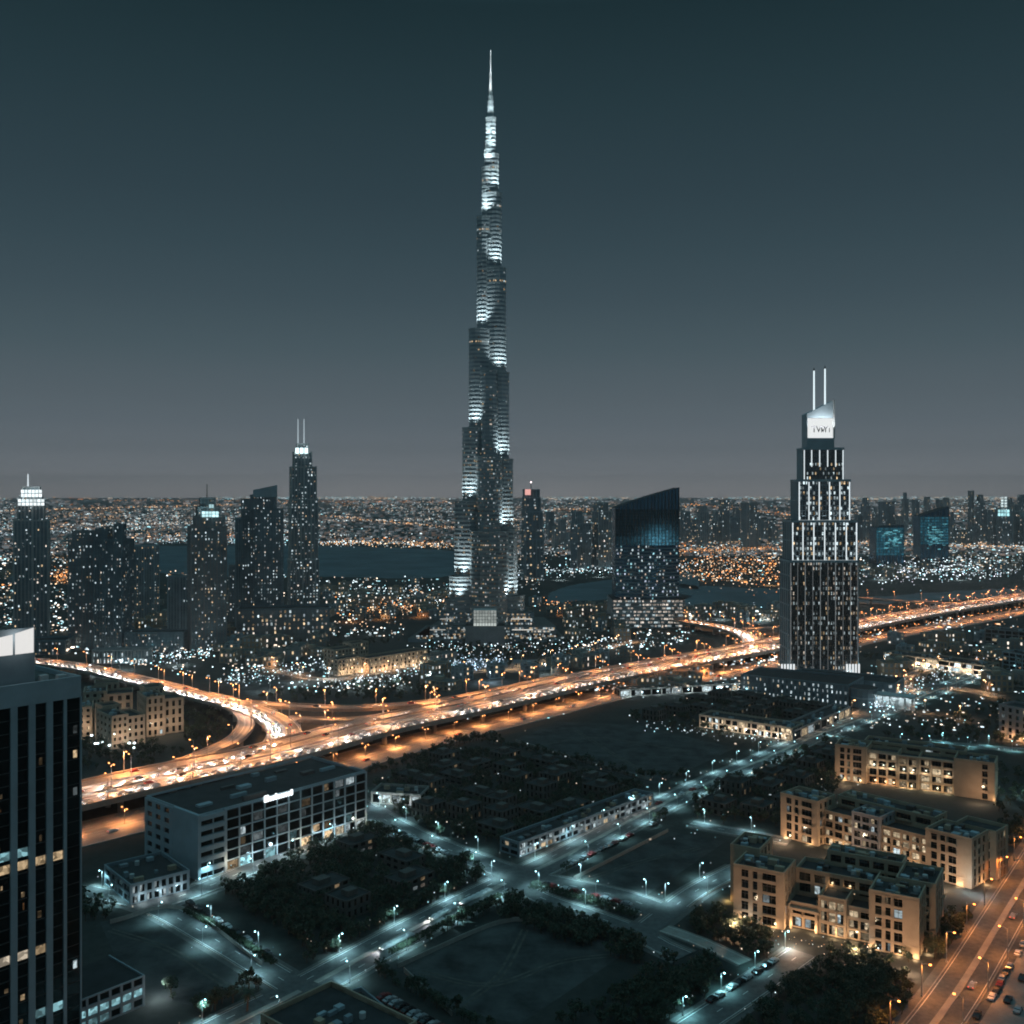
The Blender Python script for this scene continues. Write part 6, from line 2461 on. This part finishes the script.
def city_noise(px, py, k):
    x, y = px / 38.0, (py - 490) / 7.0
    i, j = math.floor(x), math.floor(y)
    fx, fy = x - i, y - j
    a, b, c, d = (cell(i + q, j + w, k) for q, w in ((0, 0), (1, 0), (0, 1), (1, 1)))
    return (a * (1 - fx) + b * fx) * (1 - fy) + (c * (1 - fx) + d * fx) * fy


def far_lights(n, y0, y1, s0, s1, name, label, height=(2, 9), x0=-200, x1=1224, dens=True, amber=None, wide=2.2, check=False, bright=(0.5, 5.0)):
    m = MB()
    for _ in range(n):
        px, py = nrng.uniform(x0, x1), nrng.uniform(y0, y1)
        if not px_free(px, py):
            continue
        if dens and nrng.random() > city_noise(px, py, 1) ** 2.2 * 2.2:
            continue
        p = G(px, py)
        if check and (seg_near(p, None, 1) or any(inside((p.x, p.y), f) for f in FOOT)):
            continue
        t = city_noise(px, py, 2)
        w = amber(px, py) if amber else t
        col = SODIUM if w > 0.84 and nrng.random() < 0.7 else ((1.0, 0.62, 0.36) if w > 0.66 and nrng.random() < 0.6 else ((1.0, 0.80, 0.62) if nrng.random() < 0.35 else (COOL if nrng.random() < 0.8 else TEAL)))
        k = p.y / F
        sx, sz = k * nrng.uniform(s0, s1) * (1 if nrng.random() < 0.8 else wide), k * nrng.uniform(s0, s1) * 0.8
        z = nrng.uniform(*height)
        e = bright[0] * (bright[1] / bright[0]) ** nrng.random()
        m.boxv((p.x - sx / 2, p.y - sx / 2, z), (sx, 0, 0), (0, sx, 0), (0, 0, sz), 0, glow(col, e), False)
    return stuff(m.build(name, "lit"), label)


def far_boxes(n, y0, y1, name, label):
    m = MB()
    for _ in range(n):
        px, py = nrng.uniform(-200, 1224), nrng.uniform(y0, y1)
        if not px_free(px, py):
            continue
        p = G(px, py)
        if any(inside((p.x, p.y), f) for f in FOOT):
            continue
        k = p.y / F
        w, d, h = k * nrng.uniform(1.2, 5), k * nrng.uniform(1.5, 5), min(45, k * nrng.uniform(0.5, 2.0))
        m.boxv((p.x, p.y, 0), (w, 0, 0), (0, d, 0), (0, 0, h), int(nrng.integers(0, 3)), glow((0.80, 0.92, 1.0) if nrng.random() < 0.7 else (1.0, 0.78, 0.66), (0.05 if py > 505 else 0.09) * 5 ** nrng.random()), False)  # most walls glow faintly all over, city light put into the surface
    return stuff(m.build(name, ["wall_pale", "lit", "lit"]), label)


def amber_zone(px, py):
    v = city_noise(px, py, 2)
    if 640 < px < 790 and 556 < py < 590:
        v = 0.6 + 0.4 * nrng.random()
    if px < 500 and 600 < py < 632 and 300 < px:
        v = max(v, 0.5 + 0.4 * nrng.random())
    if 540 < px < 640 and 604 < py < 618:
        v = 0.9
    if 330 < px < 460 and 540 < py < 547:
        v = 0.85
    if 860 < px and 555 < py < 590:
        v = min(v, 0.5)
    if 500 < px < 640 and 560 < py < 577:
        v = 0.2
    return v


far_boxes(17000, 499.5, 556, "distant_buildings", "low buildings of the far city, most with walls made to glow, out to the horizon")
far_lights(7000, 498.1, 500.5, 0.7, 1.8, "distant_lights", "thin band of lights at the horizon", (2, 30), bright=(0.3, 1.6))
far_lights(20500, 498.5, 532, 0.35, 1.1, "distant_lights", "countless lights of the far city", (2, 14), amber=amber_zone, bright=(0.07, 1.6))
far_lights(15000, 528, 566, 0.35, 1.15, "distant_lights", "countless lights of the nearer far city", (2, 10), amber=amber_zone, bright=(0.10, 2.6))
far_lights(10800, 560, 640, 0.5, 1.3, "district_lights", "small lamps and lit fronts of the middle district", (2, 8), amber=amber_zone, check=True, bright=(0.12, 4.5))
far_lights(3600, 632, 696, 0.6, 1.4, "district_lights", "white lamps of the parks before the towers", (2, 6), x0=60, x1=800, amber=lambda a, b: city_noise(a, b, 2) * 0.75, check=True, bright=(0.4, 5.0))
far_lights(700, 640, 735, 0.5, 1.2, "district_lights", "small garden lamps of the dark estates", (2, 5), x0=850, x1=1030, check=True, bright=(0.3, 3.0))
far_lights(260, 700, 850, 0.5, 1.1, "garden_lights", "small garden lamps among the dark villas", (1.5, 4), x0=380, x1=860, dens=False, amber=lambda a, b: 0.3, check=True, bright=(0.2, 2.0))
far_lights(40, 850, 1000, 0.5, 1.1, "garden_lights", "small garden lamps among the trees", (1.5, 3), x0=300, x1=440, dens=False, amber=lambda a, b: 0.3, check=True, bright=(0.15, 1.6))


def light_belt(pts, n, spread, cols, label, bright=(0.4, 5.0), size=(0.35, 0.95), height=(1.5, 5)):
    """lamps thick along a belt of park or quay"""
    m = MB()
    seg = [G(x, y) for x, y in pts]
    for _ in range(int(n * 1.3)):
        k = int(nrng.integers(0, len(pts) - 1))
        t = nrng.random()
        px = pts[k][0] * (1 - t) + pts[k + 1][0] * t + nrng.normal(0, spread[0])
        py = pts[k][1] * (1 - t) + pts[k + 1][1] * t + nrng.normal(0, spread[1])
        p = G(px, py)
        if any(inside((p.x, p.y), f) for f in FOOT) or inside((px, py), PX_BLOCK[0]):
            continue
        f = p.y / F
        sx = f * nrng.uniform(*size)
        m.boxv((p.x, p.y, nrng.uniform(*height)), (sx, 0, 0), (0, sx, 0), (0, 0, sx * 0.9), 0, glow(cols[int(nrng.integers(0, len(cols)))], bright[0] * (bright[1] / bright[0]) ** nrng.random()), False)
    return stuff(m.build("park_lights", "lit"), label)


CB = (COOL, COOL, TEAL, (0.7, 0.85, 1.0))
light_belt([(212, 690), (262, 680), (320, 668), (345, 660)], 260, (6, 4), CB, "white lamps thick along the park belt behind the ramps")
light_belt([(335, 690), (395, 678), (440, 668), (452, 662)], 200, (7, 4), CB, "white lamps before the warm-lit hotel")
light_belt([(452, 668), (500, 666)], 170, (5, 4), ((0.5, 0.75, 1.0), (0.7, 0.85, 1.0)), "bluish lamps of the square before the entrance pavilion")
light_belt([(545, 668), (585, 664), (625, 660)], 130, (8, 5), CB, "white lamps of the park under the slanted glass tower")
light_belt([(420, 652), (560, 650), (700, 648)], 320, (10, 5), CB + ((1, .85, .7),), "lamps of the promenade before the towers")
light_belt([(95, 668), (150, 660), (220, 655)], 170, (8, 4), CB, "white lamps along the road below the broad dark towers", (0.6, 6.0))
light_belt([(690, 614), (790, 616)], 150, (10, 4), CB, "white lamps of the yards by the lagoon")
light_belt([(860, 572), (1000, 572)], 520, (30, 6), CB + ((0.9, 0.9, 1.0),), "white lamps of the quarter below the teal blocks")
light_belt([(500, 574), (600, 570), (690, 566)], 330, (12, 3.5), CB, "white lamps of the far lagoon quay")
light_belt([(330, 598), (450, 596)], 240, (20, 5), CB, "white lamps on the lagoon shore")
light_belt([(340, 608), (400, 611), (440, 603)], 260, (14, 4), (AMBER, SODIUM, (1, .7, .45)), "amber lamps on the road by the lagoon shore")
light_belt([(545, 606), (600, 614), (632, 608)], 120, (6, 3), (AMBER, SODIUM, (1, .7, .45)), "amber lamps on the quay between the two towers")
light_belt([(320, 544), (390, 544), (455, 547)], 330, (12, 1.6), (AMBER, (1, .75, .5), COOL), "lamps along the far lagoon shore", (0.4, 4.0))
light_belt([(150, 541), (330, 542)], 260, (12, 2.5), CB, "white lamps along the far lagoon shore", (0.4, 4.0))
light_belt([(660, 566), (790, 576)], 500, (22, 9), (AMBER, SODIUM, (1, .7, .45), (1, .8, .6)), "amber lamps of the building sites across the lagoon", (0.3, 4.0))
light_belt([(55, 578), (72, 574)], 80, (6, 4), (SODIUM, AMBER), "amber lamps between the towers at the photo's edge", (0.5, 4.0))
for q_, (pa, pb, n_, col_) in enumerate((((0, 512), (300, 504), 260, (AMBER, (1, .7, .45))), ((60, 527), (440, 521), 300, (COOL, (1, .85, .7))), ((110, 501), (460, 503), 300, (SODIUM, AMBER)), ((0, 537), (140, 531), 120, CB), ((300, 515), (455, 530), 160, (AMBER, (1, .8, .6))),
                                        ((530, 512), (690, 507), 160, (AMBER, (1, .8, .6))), ((560, 530), (780, 524), 260, (COOL, (1, .8, .6))), ((690, 505), (790, 516), 120, (AMBER, SODIUM)), ((860, 520), (1024, 508), 200, (AMBER, (1, .8, .6))), ((860, 545), (1024, 551), 260, (AMBER, (1, .75, .5), COOL)), ((640, 556), (790, 551), 200, (AMBER, SODIUM)))):
    light_belt([pa, pb], n_, (3, 0.5), col_, "lamps strung along a long straight street of the far city", (0.25, 2.2), (0.4, 1.0), (4, 12))
light_belt([(905, 690), (985, 662)], 60, (3, 2), CB, "white lamps along the diagonal path beyond the podium", (0.3, 3.0), (0.5, 1.0))
light_belt([(872, 712), (910, 696)], 110, (7, 5), CB, "bright lamps before the podium canopy", (0.5, 5.0), (0.5, 1.1))

# bollard lamps along the pavements
m = MB()
for key, (path, w, side) in ROADS.items():
    if key in ("avenue", "mall street", "alley", "park street"):
        continue
    for sd in (-1, 1):
        for p, d in along(path, 4.5, 2, sd * (w / 2 + side + 0.8)):
            if nrng.random() < 0.5 or p.y < 100 or seg_near(p, key, 0) or any(inside((p.x, p.y), f) for f in FOOT):
                continue
            q = p + Vector((nrng.normal(0, 1.0), nrng.normal(0, 1.0), 0))
            f = p.y / F * nrng.uniform(0.35, 0.95)
            z = nrng.uniform(0.6, 2.2)
            m.boxv((q.x, q.y, z), (f, 0, 0), (0, f, 0), (0, 0, f * 1.3), 0, glow((COOL, COOL, TEAL, (1.0, 0.8, 0.6))[int(nrng.integers(0, 4))], 0.25 * 10 ** nrng.random()), False)
stuff(m.build("pavement_lights", "lit"), "small lamps and lit clutter along the pavements")
light_belt([(215, 872), (290, 843), (362, 812)], 130, (3, 2.5), (COOL, COOL, (1, .85, .65), TEAL), "lit clutter before the shopfronts of the grey office block", (0.2, 2.5), (0.4, 1.1), (0.3, 2.5))
light_belt([(735, 918), (800, 945), (880, 955)], 40, (4, 3), ((1, .8, .55), COOL, AMBER), "garden lamps before the nearest apartment house", (0.3, 3.0), (0.4, 1.0), (0.3, 2.0))
light_belt([(640, 725), (720, 738), (780, 742)], 60, (6, 3), CB, "lamps along the street before the cream-lit villas", (0.3, 3.0), (0.4, 1.0), (0.5, 3.0))

# lamps that light the middle district's open places
for k, (px, py, pw, col) in enumerate([(300, 672, 9000, COOL), (330, 668, 9000, COOL), (360, 678, 7000, COOL), (270, 680, 7000, COOL), (395, 676, 7000, COOL), (430, 672, 9000, COOL), (470, 668, 9000, (.6, .8, 1)),
                                      (490, 672, 9000, (.6, .8, 1)), (600, 668, 9000, TEAL), (545, 664, 7000, COOL), (620, 664, 6000, COOL), (380, 612, 14000, SODIUM), (420, 610, 14000, SODIUM), (350, 614, 12000, SODIUM),
                                      (560, 608, 12000, SODIUM), (600, 612, 12000, SODIUM), (700, 570, 30000, AMBER), (740, 575, 30000, AMBER), (770, 580, 30000, AMBER), (670, 565, 30000, AMBER), (60, 575, 30000, SODIUM), (70, 572, 30000, SODIUM),
                                      (880, 575, 20000, COOL), (920, 573, 20000, COOL), (960, 575, 20000, COOL), (720, 612, 16000, COOL), (760, 614, 16000, COOL), (690, 614, 12000, COOL), (180, 655, 9000, COOL), (90, 665, 9000, COOL), (120, 660, 12000, COOL),
                                      (140, 650, 8000, TEAL), (600, 572, 20000, COOL), (640, 570, 20000, COOL), (560, 575, 20000, COOL), (350, 600, 9000, COOL), (400, 598, 9000, COOL), (440, 600, 9000, COOL), (925, 700, 6000, AMBER), (960, 706, 6000, AMBER)]):
    p = G(px, py, 9)
    m = MB()
    s = 0.9 * p.y / F
    m.box(p.x - s / 2, p.y - s / 2, 8.6, p.x + s / 2, p.y + s / 2, 9.2, 0, glow(col, 9))
    hd = m.build("floodlight", "lit")
    hd["_org"] = [0, 0, 0]
    m = MB()
    m.tube([(p.x, p.y, 0), (p.x, p.y, 8.59)], 0.15)
    m.build("pole", "pole", hd)
    lamp_light("flood_glow", (p.x, p.y, 8.2), pw, col, hd, 0.6, 160, (0, 0, -1), 0.5)
    tag(hd, ("amber" if col in (AMBER, SODIUM) else "white") + " floodlight on a tall pole in the middle district", "floodlight", ("amber" if col in (AMBER, SODIUM) else "white") + " floodlights of the middle district")

# ------------------------------------------------------------------ night haze
hz = bpy.data.materials.new("night_haze")
hz.use_nodes = True
t = hz.node_tree
t.nodes.clear()
ho = t.nodes.new("ShaderNodeOutputMaterial")
hv = t.nodes.new("ShaderNodeVolumePrincipled")
hv.inputs["Color"].default_value = (0.96, 0.98, 1.0, 1)
hv.inputs["Density"].default_value = 0.000055
hv.inputs["Anisotropy"].default_value = 0.7
t.links.new(hv.outputs[0], ho.inputs["Volume"])
m = MB()
m.box(-30500, -31500, -1.0, 30500, 31500, 640.0)
stuff(m.build("haze", hz), "thin night haze over the whole city")

for pr in list(LAMPS.values()) + list(PARKED.values()) + list(TRAF.values()) + TREES + HOUSE + list(DV.values()):
    if "label" not in pr:
        for ch in list(pr.children_recursive):
            bpy.data.objects.remove(ch)
        bpy.data.objects.remove(pr)

for o in bpy.data.objects:
    if "_org" in o:
        del o["_org"]
